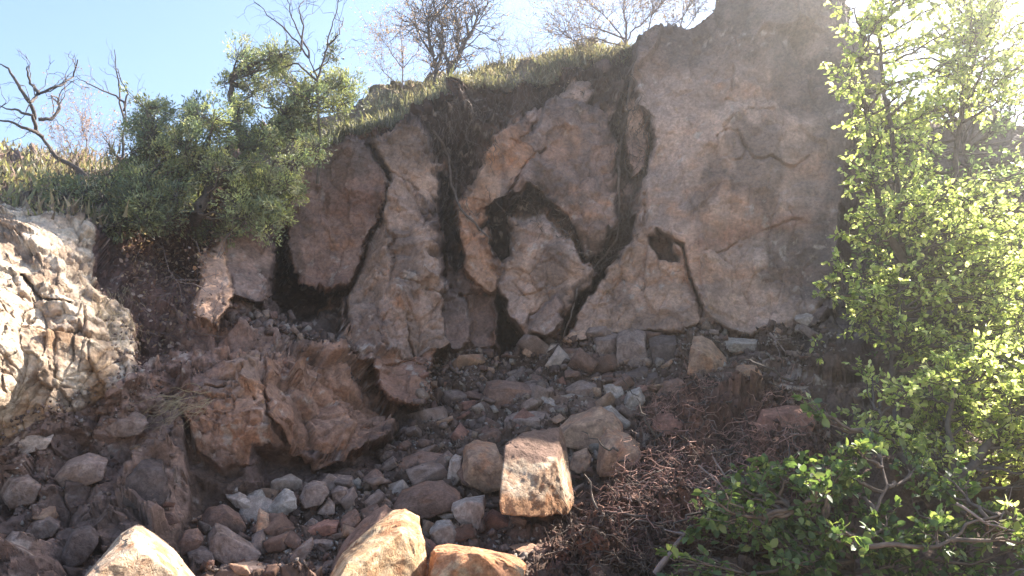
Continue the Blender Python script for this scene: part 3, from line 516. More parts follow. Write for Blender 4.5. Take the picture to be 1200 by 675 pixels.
SL = [
 ([(455,597),(470,575),(500,564),(520,562),(543,578),(538,590),(505,607),(480,600),(462,608)],'large brown leaning slab rising behind the ochre boulder','brown'),
 ([(400,640),(425,610),(452,590),(462,598),(440,622),(405,665),(385,672)],'long brown slab sloping down left of the ochre boulder','brown'),
 ([(263,579),(280,576),(293,584),(295,593),(286,600),(275,592)],'pale angular stone leftmost of the pale stones under the ledge','pale'),
 ([(290,580),(300,575),(308,573),(313,582),(311,592),(300,594),(291,588)],'small pale blue grey stone between two paler stones under the ledge','blue'),
 ([(312,597),(335,572),(346,576),(348,590),(330,605),(317,611)],'pale blue elongated slab leaning up to the right','blue'),
 ([(350,585),(358,570),(368,563),(383,565),(386,575),(376,590),(355,597)],'grey rounded lichened stone right of the pale blue slab','grey'),
 ([(383,560),(392,555),(412,558),(416,566),(405,571),(386,570)],'flat grey stone lying under the hollow','grey'),
 ([(387,575),(396,569),(408,571),(412,582),(402,592),(389,586)],'rounded grey brown stone below the flat grey one','grey'),
 ([(371,600),(385,582),(393,590),(393,601),(380,604)],'small triangular stone wedged among grey stones','grey'),
 ([(351,627),(360,618),(385,607),(397,611),(397,622),(375,630),(355,631)],'pinkish lumpy stone amid the grey rubble','red'),
 ([(364,634),(370,631),(391,633),(392,642),(380,647),(366,643)],'flat dull grey stone beneath the pinkish lumpy stone','grey'),
 ([(234,608),(245,594),(262,590),(282,602),(289,615),(285,624),(262,620),(240,622)],'broad brown rounded slab behind the long box shaped block','brown'),
 ([(242,628),(252,612),(262,616),(308,645),(300,657),(284,660),(262,662),(246,650)],'long box shaped block with paler flat top lying slantwise','grey'),
 ([(301,606),(304,596),(316,603),(316,625),(310,640),(298,634),(303,622)],'bent upright brown grey stone between slabs','tan'),
 ([(246,676),(258,662),(300,657),(322,662),(318,690),(250,690)],'dark low slab cut off by the bottom edge','dark'),
 ([(310,682),(320,664),(332,658),(342,672),(341,690),(312,690)],'rounded grey stone at the bottom edge beside the dark slab','grey'),
 ([(338,654),(350,642),(366,628),(368,638),(358,655),(342,662)],'narrow grey shard pointing up right','grey'),
 ([(397,620),(402,605),(418,595),(423,604),(408,627),(400,630)],'upright brown grey stone near the top of the long slab','brown'),
 ([(218,646),(232,638),(248,642),(252,655),(238,662),(222,660)],'mottled grey stone beside the pointed cream boulder','grey'),
 ([(436,592),(442,578),(452,582),(461,590),(450,598)],'small flat pale stone above the ochre boulder','grey'),
 ([(511,603),(520,600),(531,601),(532,607),(520,609)],'tiny white flat stone catching light','pale'),
 ([(502,622),(512,610),(528,608),(537,622),(535,638),(512,640)],'pale bluish block between ochre boulder and rust slab','blue'),
 ([(529,590),(545,583),(568,580),(570,592),(561,622),(549,624),(532,602)],'pale tan block with upright edge left of the big block','pale'),
 ([(537,566),(545,522),(560,515),(583,520),(592,545),(590,572),(566,577)],'tall ochre faced block left of the big block','tan'),
 ([(523,566),(526,540),(533,532),(541,535),(541,562),(533,572)],'narrow upright grey stone left of the tall ochre faced block','pale'),
 ([(463,550),(470,537),(495,528),(525,532),(527,545),(500,553),(478,557)],'low brown slab in the middle of the scree','brown'),
 ([(443,535),(450,528),(461,527),(465,535),(458,543),(446,542)],'small pale pinkish stone under the pillar foot','grey'),
 ([(590,488),(600,482),(640,482),(650,488),(648,505),(625,512),(600,510),(591,500)],'squat brown grey block above the big block','grey'),
 ([(563,475),(570,447),(585,444),(600,455),(627,450),(625,470),(600,480),(575,483)],'long cracked reddish grey slab on the upper scree','brown'),
 ([(627,460),(636,457),(662,478),(658,485),(645,482),(632,472)],'curved pale shard leaning on the upper scree','pale'),
 ([(653,505),(668,487),(705,476),(722,482),(733,500),(728,515),(705,528),(672,527),(656,520)],'large reddish block right above the big block','tan'),
 ([(702,477),(715,475),(740,497),(733,504),(722,498)],'flat pale grey plate resting on the reddish block','blue'),
 ([(730,475),(735,460),(750,453),(757,465),(748,482),(735,483)],'pale grey upright shard at right end of the upper scree','blue'),
 ([(707,452),(715,450),(729,452),(731,462),(722,468),(709,464)],'pale angular stone left of the pale upright shard','pale'),
 ([(698,560),(702,515),(712,502),(738,508),(752,522),(748,545),(725,560)],'tall ochre streaked block right of the big block','tan'),
 ([(667,548),(672,530),(688,525),(694,535),(690,550),(676,555)],'small tan stone tucked behind the big block','tan'),
 ([(764,500),(768,486),(785,483),(800,492),(798,506),(780,510)],'block with white top edge embedded in red soil','red'),
 ([(611,414),(615,402),(622,398),(630,404),(630,416),(618,418)],'small tan upright stone at the foot of the dark cleft','tan'),
 ([(637,413),(645,403),(655,402),(661,410),(652,417)],'pale lumpy stone at the cliff foot','pale'),
 ([(657,428),(665,423),(676,425),(675,430),(660,431)],'thin pale flat chip on the upper scree','pale'),
 ([(643,430),(645,420),(653,421),(654,430),(648,433)],'small pointed grey stone beside the thin pale chip','grey'),
 ([(658,412),(680,408),(695,415),(694,424),(670,426),(657,420)],'layered grey ledge stone at the cliff foot','grey'),
 ([(697,396),(722,390),(723,415),(705,421),(697,412)],'square grey brown block left of the biggest square block','grey'),
 ([(722,390),(738,384),(757,388),(760,425),(742,432),(724,433)],'biggest square purplish block leaning on the cliff foot','grey'),
 ([(699,432),(712,426),(724,429),(722,436),(704,438)],'pale flat slab under the square blocks','pale'),
 ([(702,444),(725,436),(760,428),(758,441),(735,452),(712,452)],'dark wedge shaped slab under the square blocks','dark'),
 ([(760,398),(775,392),(793,393),(793,415),(782,430),(764,430)],'dark bluish stone right of the biggest square block','dark'),
 ([(805,437),(810,394),(820,392),(835,402),(853,425),(848,438),(825,443)],'upright tan wedge shaped block at the right foot of the cliff','tan'),
 ([(841,405),(848,395),(870,396),(893,398),(890,410),(868,414),(850,411)],'pale grey flat slab below the huge smooth slab','blue'),
 ([(860,452),(863,430),(872,426),(888,428),(895,440),(890,455),(872,457)],'blocky tan stone sitting in dark soil','tan'),
 ([(752,458),(760,438),(770,436),(775,445),(765,460)],'dark grey stone beside the soil mound','dark'),
 ([(769,466),(778,448),(795,442),(808,450),(802,464),(785,470)],'brown rounded stone at the top of the soil mound','brown'),
 ([(801,456),(806,450),(830,456),(846,467),(838,470),(812,464)],'thin tan slab lying on top of the red roots','orange'),
 ([(905,458),(915,450),(928,452),(931,462),(918,466)],'grey stone with white lichen near the leafy shrub','pale'),
 ([(884,500),(892,480),(920,474),(945,475),(957,488),(950,510),(915,516),(890,512)],'reddish brown boulder half buried by the leafy shrub','red'),
 ([(930,372),(945,366),(965,370),(962,380),(940,382)],'pale stone lying right below the huge smooth slab','pale'),
 ([(560,510),(575,500),(590,506),(588,518),(570,522)],'brown stone between the squat block and the tall ochre one','brown'),
 ([(600,455),(615,448),(628,444),(640,452),(625,460),(608,462)],'flat grey slab near the curved pale shard','grey'),
 ([(662,455),(680,445),(700,450),(698,464),(680,468),(665,464)],'rounded dark grey slab in the upper scree','grey'),
 ([(480,640),(498,632),(506,640),(502,655),(486,655)],'dark stone squeezed between ochre boulder and bluish block','dark'),
 ([(425,560),(440,548),(450,556),(444,574),(430,574)],'dull brown stone above the small flat pale stone','brown'),
 ([(8,520),(22,505),(48,500),(64,508),(58,524),(30,532),(12,530)],'layered pale grey slab just below the shadow edge at the far left','pale'),
 ([(62,560),(78,540),(104,530),(128,536),(122,560),(96,572),(70,574)],'broad flat grey brown slab in the middle of the dark bank','grey'),
 ([(140,590),(146,550),(165,532),(192,538),(200,570),(192,592),(160,598)],'large dark shaded block at the right of the dark bank','dark'),  # dark palette stands for the black shade on this block
 ([(168,600),(180,592),(205,596),(212,610),(190,620),(172,614)],'rounded brown stone under the large dark shaded block','brown'),
 ([(70,650),(84,622),(108,614),(118,628),(100,660),(76,668)],'dark slab standing behind the pointed cream boulder','dark'),
 ([(0,640),(14,622),(36,626),(44,648),(30,670),(2,672)],'bluish grey slab in the lower left corner','grey'),
 ([(205,640),(216,622),(232,618),(240,630),(230,645),(212,652)],'small brown block between cream boulder and long box shaped block','brown'),
 ([(116,500),(130,484),(158,480),(176,492),(165,508),(135,514)],'grey ledge stone in shade under the lit outcrop corner','grey'),
 ([(30,620),(40,606),(60,602),(72,612),(64,630),(40,632)],'dull grey slab set in the dark bank at the left','grey'),
 ([(0,580),(10,560),(35,556),(48,566),(40,590),(8,596)],'large grey slab set in the dark bank above the lower left corner','grey'),
]
for i, (ol, lab, pal) in enumerate(SL): stone(ol, lab, pal, sub=3 if max(np.ptp(np.array(ol), axis=0)) > 22 else 2)

# filler stones that nothing tells apart: shared meshes
PROTO = []
def random_rock(seed, lev, flat=None):
    r = np.random.default_rng(seed); dims = np.array([1, r.uniform(.42, .9), flat or r.uniform(.22, .7)])*.5; pts = []
    for sx in (-1, 1):
        for sy in (-1, 1):
            for sz in (-1, 1): pts.append(np.array([sx, sy, sz])*dims*r.uniform(.74, 1.0, 3))
    if seed % 2: keep = r.permutation(8)[:6]; pts = [pts[k] for k in keep]+[np.array([r.uniform(-.2, .2), r.uniform(-.2, .2), .5])*dims*2]
    pts = np.array(pts); c, pl = hull_planes(list(pts)); return pts-c, pl
for k in range(30):
    pts, pl = random_rock(100+k, 2)
    V, Fc, Q, h = solid(pl, 2, 0.5, 60+k, pw=200, mid=.08, pts=pts)
    pal = ['grey', 'brown', 'grey', 'tan', 'brown', 'pale', 'red', 'grey', 'brown', 'tan'][k % 10]
    C = stone_colour(V, Q, h, *PAL[pal], 60+k, STAIN.get(pal), .12, .4)
    PROTO.append(make_mesh('stone', V, Fc, MAT_STONE, C))
def in_poly(u, v, poly): return sdpoly(np.array([u]), np.array([v]), poly)[0] > 0
SCREE = [(225,605),(262,585),(330,570),(400,565),(470,520),(500,470),(560,430),(640,402),(760,400),(800,440),(760,470),(720,520),(690,560),(640,610),(620,690),(240,690)]
UPPER = [(500,425),(640,400),(800,395),(960,370),(985,400),(940,450),(800,445),(640,470),(560,470),(490,480)]
BANKP = [(0,500),(150,450),(215,560),(215,640),(100,690),(-60,690),(-60,520)]
cnt = 0; rr = random.Random(5); placed = []
LAND = [(278,586,'pale angular stone under the ledge'),(330,590,'pale blue slanting slab'),(368,580,'grey lichened stone'),(400,563,'flat stone under the hollow'),(374,618,'pinkish lumpy stone'),(262,608,'broad brown rounded slab'),(275,638,'long box shaped block'),
 (308,620,'bent upright stone'),(284,672,'dark low slab at the bottom edge'),(420,640,'long slab left of the ochre boulder'),(445,640,'ochre peaked boulder'),(500,585,'large brown leaning slab'),(520,625,'pale bluish block'),(550,603,'pale tan upright edged block'),(565,545,'tall ochre faced block'),
 (532,552,'narrow upright grey stone'),(495,545,'low brown slab in mid scree'),(454,535,'pillar foot'),(620,498,'squat block above the big boulder'),(595,465,'long cracked slab'),(645,471,'curved pale shard'),(690,503,'large reddish block'),(630,555,'big brown topped boulder'),(725,532,'tall ochre streaked block'),
 (745,468,'pale upright shard'),(740,410,'biggest square purplish block'),(710,404,'smaller square block'),(730,444,'dark wedge shaped slab'),(778,410,'dark bluish stone'),(828,420,'tan wedge shaped block'),(868,403,'pale flat slab below the smooth cliff'),(878,440,'blocky tan stone'),(790,456,'brown rounded stone above the roots'),
 (920,495,'reddish boulder by the shrub'),(622,410,'small tan upright stone'),(650,410,'pale lumpy stone at the cliff foot'),(676,416,'layered grey ledge stone'),(560,415,'foot of the dark crevice'),(520,430,'dark soil beside the pillar foot'),(560,655,'rust orange slab'),(160,650,'pointed cream boulder'),(235,650,'mottled grey stone'),
 (50,615,'dull grey slab in the bank'),(25,575,'large grey slab in the bank'),(100,540,'dark middle of the bank'),(30,500,'foot of the white outcrop'),(150,480,'shadow edge of the outcrop'),(200,590,'right end of the bank'),(100,600,'lower part of the bank'),(160,560,'dark hollow of the bank'),(670,580,'soil right of the big boulder'),(945,375,'pale stone below the smooth slab'),(900,385,'right foot of the smooth cliff')]
used_labels = {}
def where(u, v, s, tone):
    du = sorted(LAND, key=lambda l: (l[0]-u)**2+(l[1]-v)**2); size = 'tiny' if s < 14 else 'small' if s < 22 else 'middling' if s < 32 else 'largish'
    for l in du[:6]:
        dx, dy = u-l[0], v-l[1]; side = ('right of' if dx > 0 else 'left of') if abs(dx) > abs(dy) else ('below' if dy > 0 else 'above')
        for near in ('just', 'a little'):
            lab = f'{size} {tone} stone {near} {side} the {l[2]}'
            if lab not in used_labels: used_labels[lab] = 1; return lab
    lab = f'{size} {tone} stone midway between the {du[0][2]} and the {du[1][2]}'; return lab
for poly, n, smin, smax, lab, grp in ((SCREE, 165, 17, 50, 'small angular brown or grey stone among the rubble of the scree', 'small stones in the rubble of the scree'),
                           (UPPER, 50, 9, 22, 'small chip of rock lying in the dark soil at the cliff foot', 'rock chips at the cliff foot'),
                           (BANKP, 16, 10, 26, 'dull stone sticking out of the dark earth bank at the left', 'stones in the dark bank')):
    pa = np.array(poly); k = 0; tries = 0
    while k < n and tries < 20000:
        tries += 1; u = rr.uniform(pa[:, 0].min(), pa[:, 0].max()); v = rr.uniform(pa[:, 1].min(), pa[:, 1].max())
        if not in_poly(u, v, poly): continue
        s = smin+(smax-smin)*rr.random()**1.6
        if any((u-a)**2+(v-b)**2 < (.29*(s+c))**2 for a, b, c in placed): continue
        placed.append((u, v, s)); p = surf(u, v); sz = s*p[1]/F
        kk = rr.randrange(len(PROTO)); tone = ['grey', 'brown', 'grey', 'tan', 'brown', 'pale', 'reddish', 'grey', 'brown', 'tan'][kk % 10]; o = bpy.data.objects.new('stone', PROTO[kk]); COL.objects.link(o)
        o.location = (p[0], p[1]-sz*.08, p[2]+sz*.10); o.scale = (sz, sz, sz)
        o.rotation_euler = (rr.uniform(-.7, .9), rr.uniform(-.7, .7), rr.uniform(0, 6.28)); set_props(o, where(u, v, s, tone), 'stone', grp); k += 1
def rubble(name, poly, n, rs, label, seed, mats):
    r = np.random.default_rng(seed); VV = []; FF = []; CC = []; nn = 0; protos = [hull_mesh(random_rock(300+k, 0)[0], 0) for k in range(12)]
    for p in spots_in(poly, n, r):
        V, Fc = protos[r.integers(12)]; sz = (rs[0]+(rs[1]-rs[0])*r.random()**2)*p[1]/F; A = np.linalg.qr(r.normal(0, 1, (3, 3)))[0]
        VV.append(V@A*sz*r.uniform(.8, 1.2, 3)+p+[0, -.1*sz, .1*sz]); FF.append(Fc+nn); nn += len(V); CC.append(np.tile(np.array(mats[r.integers(len(mats))])*r.uniform(.75, 1.2), (len(V), 1)))
    return set_props(link(name, make_mesh(name, np.concatenate(VV), np.concatenate(FF), MAT_STONE, np.concatenate(CC))), label, kind='stuff')
# gravel: far too many small pieces to count
def gravel(name, spots, mat, cols, label, rs):
    n = len(spots); r = np.random.default_rng(9)
    T = np.array([[1, 0, 0], [-.6, .8, 0], [-.6, -.7, .1], [.1, 0, .6], [0, .1, -.4]]); TF = np.array([[0, 1, 3], [1, 2, 3], [2, 0, 3], [1, 0, 4], [2, 1, 4], [0, 2, 4]])
    A = r.normal(0, 1, (n, 3, 3)); Q_, _ = np.linalg.qr(A); s = r.uniform(rs[0], rs[1], n)**1.0
    V = np.einsum('kj,nij->nki', T, Q_)*(s[:, None, None])*r.uniform(.6, 1.2, (n, 5, 1))+np.array(spots)[:, None]
    Fc = TF[None]+5*np.arange(n)[:, None, None]; C = np.array(cols)[r.integers(0, len(cols), n)]*r.uniform(.7, 1.2, (n, 1)); C = np.repeat(C, 5, 0)
    return set_props(link(name, make_mesh(name, V.reshape(-1, 3), Fc.reshape(-1, 3), mat, C)), label, kind='stuff')
def spots_in(poly, n, r, jit=.02):
    pa = np.array(poly, float); out = []
    while len(out) < n:
        u = r.uniform(pa[:, 0].min(), pa[:, 0].max(), 4000); v = r.uniform(pa[:, 1].min(), pa[:, 1].max(), 4000); ok = sdpoly(u, v, poly) > 0
        for a, b in zip(u[ok], v[ok]):
            out.append(surf(a, b)+r.normal(0, jit, 3)*[1, .3, .3])
            if len(out) >= n: break
    return np.array(out)
gr = np.random.default_rng(21)
gcol = [(.24, .17, .14), (.17, .115, .095), (.31, .225, .18), (.14, .095, .08), (.38, .32, .28)]
RC = [(.27, .19, .155), (.20, .13, .105), (.31, .215, .16), (.22, .15, .125), (.36, .29, .24), (.15, .098, .08), (.24, .14, .11), (.17, .11, .09)]
rubble('rubble', SCREE, 1100, (4, 18), 'broken angular rubble filling the gaps of the scree', 401, RC)
rubble('rubble', UPPER, 520, (3, 14), 'broken rubble lying along the foot of the cliff', 402, RC)
rubble('rubble', [(262,352),(330,370),(400,398),(440,430),(400,410),(330,392),(280,380)], 160, (5, 16), 'loose flat shards on the lip below the dark hollow', 403, RC)
rubble('rubble', BANKP, 90, (4, 12), 'small stones bedded in the dark bank', 404, RC[:4])
gravel('gravel', spots_in(SCREE, 7000, gr), MAT_STONE, gcol, 'fine broken rock and grit between the stones of the scree', (.006, .03))
gravel('gravel', spots_in(UPPER, 3500, gr), MAT_STONE, gcol, 'rock chips and grit along the cliff foot', (.006, .035))
gravel('gravel', spots_in([(110,235),(250,240),(240,340),(330,370),(400,400),(430,440),(330,400),(230,370),(200,440),(110,560),(20,640),(0,500),(130,440)], 1500, gr), MAT_STONE, gcol+[(.4, .3, .27)], 'loose chips and litter on the dark bank and gully', (.005, .028))
gravel('soil_clods', spots_in([(745,470),(800,446),(965,480),(1000,600),(800,680),(640,680),(640,612),(720,560)], 9000, gr), MAT_STONE, [(.15, .085, .068), (.09, .055, .046), (.2, .115, .09)], 'crumbly red brown clods on the slipped soil', (.008, .035))

# ------------------------------------------------------------------ tubes, leaves
class Tubes:
    def __init__(s): s.V = []; s.F = []; s.n = 0
    def add(s, P, R, k=5):
        P = np.asarray(P, float); n = len(P)
        if n < 2: return
        R = np.broadcast_to(R, (n,)) if np.ndim(R) else np.full(n, R); T = np.gradient(P, axis=0); T /= np.linalg.norm(T, axis=1)[:, None]+1e-9
        a = np.cross(T, [.31, .22, .92]); a /= np.linalg.norm(a, axis=1)[:, None]+1e-9; b = np.cross(T, a)
        th = np.arange(k)*2*np.pi/k; V = P[:, None]+R[:, None, None]*(np.cos(th)[None, :, None]*a[:, None]+np.sin(th)[None, :, None]*b[:, None])
        I = np.arange(n*k).reshape(n, k)+s.n; J = np.roll(I, -1, 1); s.F.append(np.stack([I[:-1], J[:-1], J[1:], I[1:]], -1).reshape(-1, 4)); s.V.append(V.reshape(-1, 3)); s.n += n*k
    def build(s, name, mat, parent=None):
        return link(name, make_mesh(name, np.concatenate(s.V), np.concatenate(s.F), mat, None, True, 4), parent)
def wig(a, b, n, amp, r, sag=0):
    a = np.asarray(a, float); b = np.asarray(b, float); t = np.linspace(0, 1, n)[:, None]; L = np.linalg.norm(b-a)
    w = np.cumsum(r.normal(0, 1, (n, 3)), 0); w -= w[0]+(w[-1]-w[0])*t; w *= amp*L/max(n**.5, 1)
    return a+(b-a)*t+w+np.array([0, 0, sag*L])*(t*(1-t)*4)
LEAF_T = np.array([[0, 0, 0], [.28, .30, .06], [.24, .68, .05], [0, 1, -.06], [-.24, .68, .05], [-.28, .30, .06], [0, .5, -.02]])
LEAF_F = np.array([[0, 1, 6], [1, 2, 6], [2, 3, 6], [3, 4, 6], [4, 5, 6], [5, 0, 6]])
class Leaves:
    def __init__(s): s.P = []; s.D = []; s.N = []; s.S = []; s.C = []
    def add(s, p, d, n, size, c): s.P.append(p); s.D.append(d); s.N.append(n); s.S.append(size); s.C.append(c)
    def build(s, name, mat, parent=None, T=LEAF_T, TF=LEAF_F, wid=1.):
        P = np.array(s.P); d = np.array(s.D, float); d /= np.linalg.norm(d, axis=1)[:, None]+1e-9; n = np.array(s.N, float); x = np.cross(d, n); x /= np.linalg.norm(x, axis=1)[:, None]+1e-9; z = np.cross(x, d)
        S_ = np.array(s.S)[:, None, None]; V = P[:, None]+S_*(T[None, :, 0:1]*wid*x[:, None]+T[None, :, 1:2]*d[:, None]+T[None, :, 2:3]*z[:, None])
        Fc = TF[None]+len(T)*np.arange(len(P))[:, None, None]; C = np.repeat(np.array(s.C), len(T), 0)
        return link(name, make_mesh(name, V.reshape(-1, 3), Fc.reshape(-1, 3), mat, C), parent)

def empty(name, loc, label, cat, group=None):
    o = bpy.data.objects.new(name, None); o.empty_display_size = .1; COL.objects.link(o); o.location = loc; return set_props(o, label, cat, group)
def place_parts(root, parts):
    for p in parts:
        p.parent = root; p.matrix_parent_inverse = root.matrix_world.inverted() if False else __import__('mathutils').Matrix.Translation(-root.location)

GREENS = np.array([(.25, .275, .13), (.20, .235, .10), (.32, .335, .18), (.13, .16, .075), (.42, .42, .28)])
def leafy_tree(name, label, cat, trunk_lines, clumps, leaf=.05, seed=0, cols=GREENS, per=9, twig_len=.3, group=None, mat=MAT_LEAF, trunk_r=.035, bark=MAT_BARK, wid=1., twl=6):
    """trunk_lines: lists of world points; clumps: (centre, radius, number of twigs)"""
    r = np.random.default_rng(seed); tk = Tubes(); tw = Tubes(); lf = Leaves(); nodes_ = []
    for ln in trunk_lines:
        ln = np.array(ln); n = len(ln); P = np.concatenate([wig(ln[i], ln[i+1], 8, .05, r)[(0 if i == 0 else 1):] for i in range(n-1)])
        tk.add(P, np.linspace(trunk_r, trunk_r*.35, len(P)), 8); nodes_ += list(P)
    ND = np.array(nodes_)
    for c, rad, nt_ in clumps:
        c = np.array(c, float); d = np.linalg.norm(ND-c, axis=1)+np.maximum(0, ND[:, 2]-c[2]+.05)*2.; b = ND[d.argmin()]
        P = wig(b, c, 9, .12, r, -.03); tw.add(P, np.linspace(.011, .004, 9), 5)
        for _ in range(nt_):
            dr = r.normal(0, 1, 3)*[1, 1, .8]+[0, 0, .15]; dr /= np.linalg.norm(dr); s0 = P[r.integers(4, 9)]; ln = twig_len*r.uniform(.5, 1.15)
            e = c+dr*rad*r.uniform(.35, 1.)**.6; s1 = wig(s0, e, twl, .14, r); tw.add(s1, np.linspace(.004, .0015, twl), 3)
            tone = r.uniform(.8, 1.25)
            for q_ in range(per):
                t_ = r.uniform(.35, 1.0); k = min(int(t_*(twl-1)), twl-2); p = s1[k]+(s1[k+1]-s1[k])*r.random()
                ax = s1[k+1]-s1[k]; ax /= np.linalg.norm(ax)+1e-9; dd = ax*.6+r.normal(0, .6, 3)+[0, 0, -.1]
                nn = r.normal(0, .6, 3)+[0, 0, .9]; lf.add(p, dd, nn, leaf*r.uniform(.35, 1.25), cols[r.integers(len(cols))]*tone*r.uniform(.8, 1.2))
    base = np.array(trunk_lines[0][0]); root = empty(name, base, label, cat, group)
    parts = [tk.build('trunk', bark), tw.build('branches', bark), lf.build('foliage', mat, wid=wid)]
    parts[2]['kind'] = 'stuff'; parts[1]['kind'] = 'stuff'
    place_parts(root, parts); return root
def upx(u, v, D): return unproj(u, v, D)
def clump_fill(poly, n, D, r, rad=(.16, .26), tw=(8, 13), dj=.5):
    pa = np.array(poly, float); out = []; k = 0
    while len(out) < n:
        u = r.uniform(pa[:, 0].min(), pa[:, 0].max()); v = r.uniform(pa[:, 1].min(), pa[:, 1].max())
        if sdpoly(np.array([u]), np.array([v]), poly)[0] <= 0: continue
        Dd = D(u, v) if callable(D) else D
        out.append((upx(u, v, Dd+r.uniform(-dj, dj)), r.uniform(*rad), int(r.integers(*tw))))
    return out

# ------------------------------------------------------------------ the leafy trees on the right
rt = np.random.default_rng(31)
T1 = [[surf(1030,520)+[0,-.3,-.1], upx(1042,450,5.1), upx(1048,390,5.1), upx(1060,310,5.1), upx(1050,200,5.1), upx(1035,90,5.15), upx(1020,-20,5.2)],
      [upx(1048,390,5.1), upx(1085,300,5.2), upx(1120,200,5.3), upx(1140,80,5.4), upx(1150,-40,5.5)],
      [upx(1060,310,5.1), upx(1030,240,5.0), upx(1018,150,5.0), upx(1010,60,5.0)],
      [upx(1048,400,5.1), upx(1010,350,4.95), upx(985,345,4.9)]]
cl = clump_fill([(985,-30),(1215,-40),(1215,120),(1100,150),(1010,140),(985,80)], 80, 5.2, rt)
cl += clump_fill([(1010,130),(1060,150),(1110,230),(1215,200),(1215,330),(1040,330),(1005,260),(1000,180)], 62, 5.2, rt)
cl += clump_fill([(1005,320),(1215,300),(1215,460),(1100,430),(1040,385),(1000,380)], 66, 5.0, rt)
for u, v in ((975,300),(962,325),(985,345),(955,348),(1000,250),(1010,215),(998,120),(990,60),(1005,20),(1012,175),(1020,370),(980,270)): cl.append((upx(u+10, v, 4.95), .12, 7))
leafy_tree('leafy_tree', 'tall leafy young tree with bright backlit leaves at the right edge', 'tree', T1, cl, .040, 32, per=12, trunk_r=.028)
T2 = [[surf(1130,640)+[0,0,-.1], upx(1120,560,4.1), upx(1110,500,4.2), upx(1120,440,4.3)], [upx(1120,560,4.1), upx(1180,500,4.1), upx(1230,440,4.2)], [upx(1130,600,4.05), upx(1060,540,4.1), upx(1030,480,4.3)]]
cl = clump_fill([(1010,440),(1120,410),(1260,380),(1270,560),(1180,560),(1080,550),(1000,520)], 70, 4.3, rt, (.12, .2), (8, 12), .35)
leafy_tree('leafy_bush', 'dense green bush filling the right edge below the leafy tree', 'bush', T2, cl, .038, 33, per=13, trunk_r=.025)
DG = np.array([(.075, .115, .04), (.10, .14, .05), (.15, .18, .065), (.05, .08, .03)])
T3 = [[surf(1000,690)+[0,.1,-.1], upx(1010,620,3.5), upx(1040,570,3.6), upx(1020,500,3.9)], [upx(1010,630,3.5), upx(930,600,3.6), upx(890,560,3.8)], [upx(1010,640,3.4), upx(1100,640,3.4), upx(1180,600,3.5)]]
cl = clump_fill([(870,560),(950,530),(1040,520),(1130,560),(1200,610),(1230,700),(780,700),(790,630)], 62, 3.65, rt, (.09, .15), (7, 11), .3)
cl += [(upx(u, v, 3.8), .06, 4) for u, v in ((855,590),(868,580),(830,610),(815,620),(945,470),(960,490),(1018,520))]
leafy_tree('low_shrub', 'low dark green shrub with broad leaves at the lower right', 'shrub', T3, cl, .043, 34, DG*1.2, per=9, trunk_r=.012, wid=1.15, mat=MAT_BROAD, bark=MAT_ROOT)
for k, (u, v, D, lab) in enumerate(((958,398,5.8,'tiny sprig of yellow green leaves right of the upper scree'),(948,470,5.3,'small leafy sprig above the reddish boulder'),(830,590,4.1,'small yellow green sprig in the dark soil left of the low shrub'),(1185,590,3.3,'bright leafy shoot at the right edge near the bottom'))):
    b = surf(u+8, v+38); leafy_tree('sprig', lab, 'sprig', [[b, upx(u+4, v+15, D), upx(u, v, D)]], [(upx(u, v, D), .05, 3), (upx(u-8, v+8, D), .04, 2), (upx(u+3, v+20, D), .04, 2)], .05, 60+k, GREENS*1.1, per=3, trunk_r=.004, group='leafy sprigs')

TB = [[surf(1150,470)+[0,.1,-.1], upx(1150,400,6.3), upx(1140,300,6.4), upx(1130,180,6.5)], [upx(1150,400,6.3), upx(1080,330,6.4), upx(1060,260,6.4)], [upx(1150,400,6.3), upx(1200,330,6.3)]]
cl = clump_fill([(1000,150),(1080,90),(1240,60),(1240,440),(1060,440),(1010,380)], 80, 6.35, rt, (.14, .24), (9, 14), .25)
leafy_tree('background_tree', 'shaded greyish green tree standing behind the bright leafy tree', 'tree', TB, cl, .045, 37, np.array([(.10, .135, .07), (.13, .165, .09), (.08, .11, .06)]), per=10, trunk_r=.04)
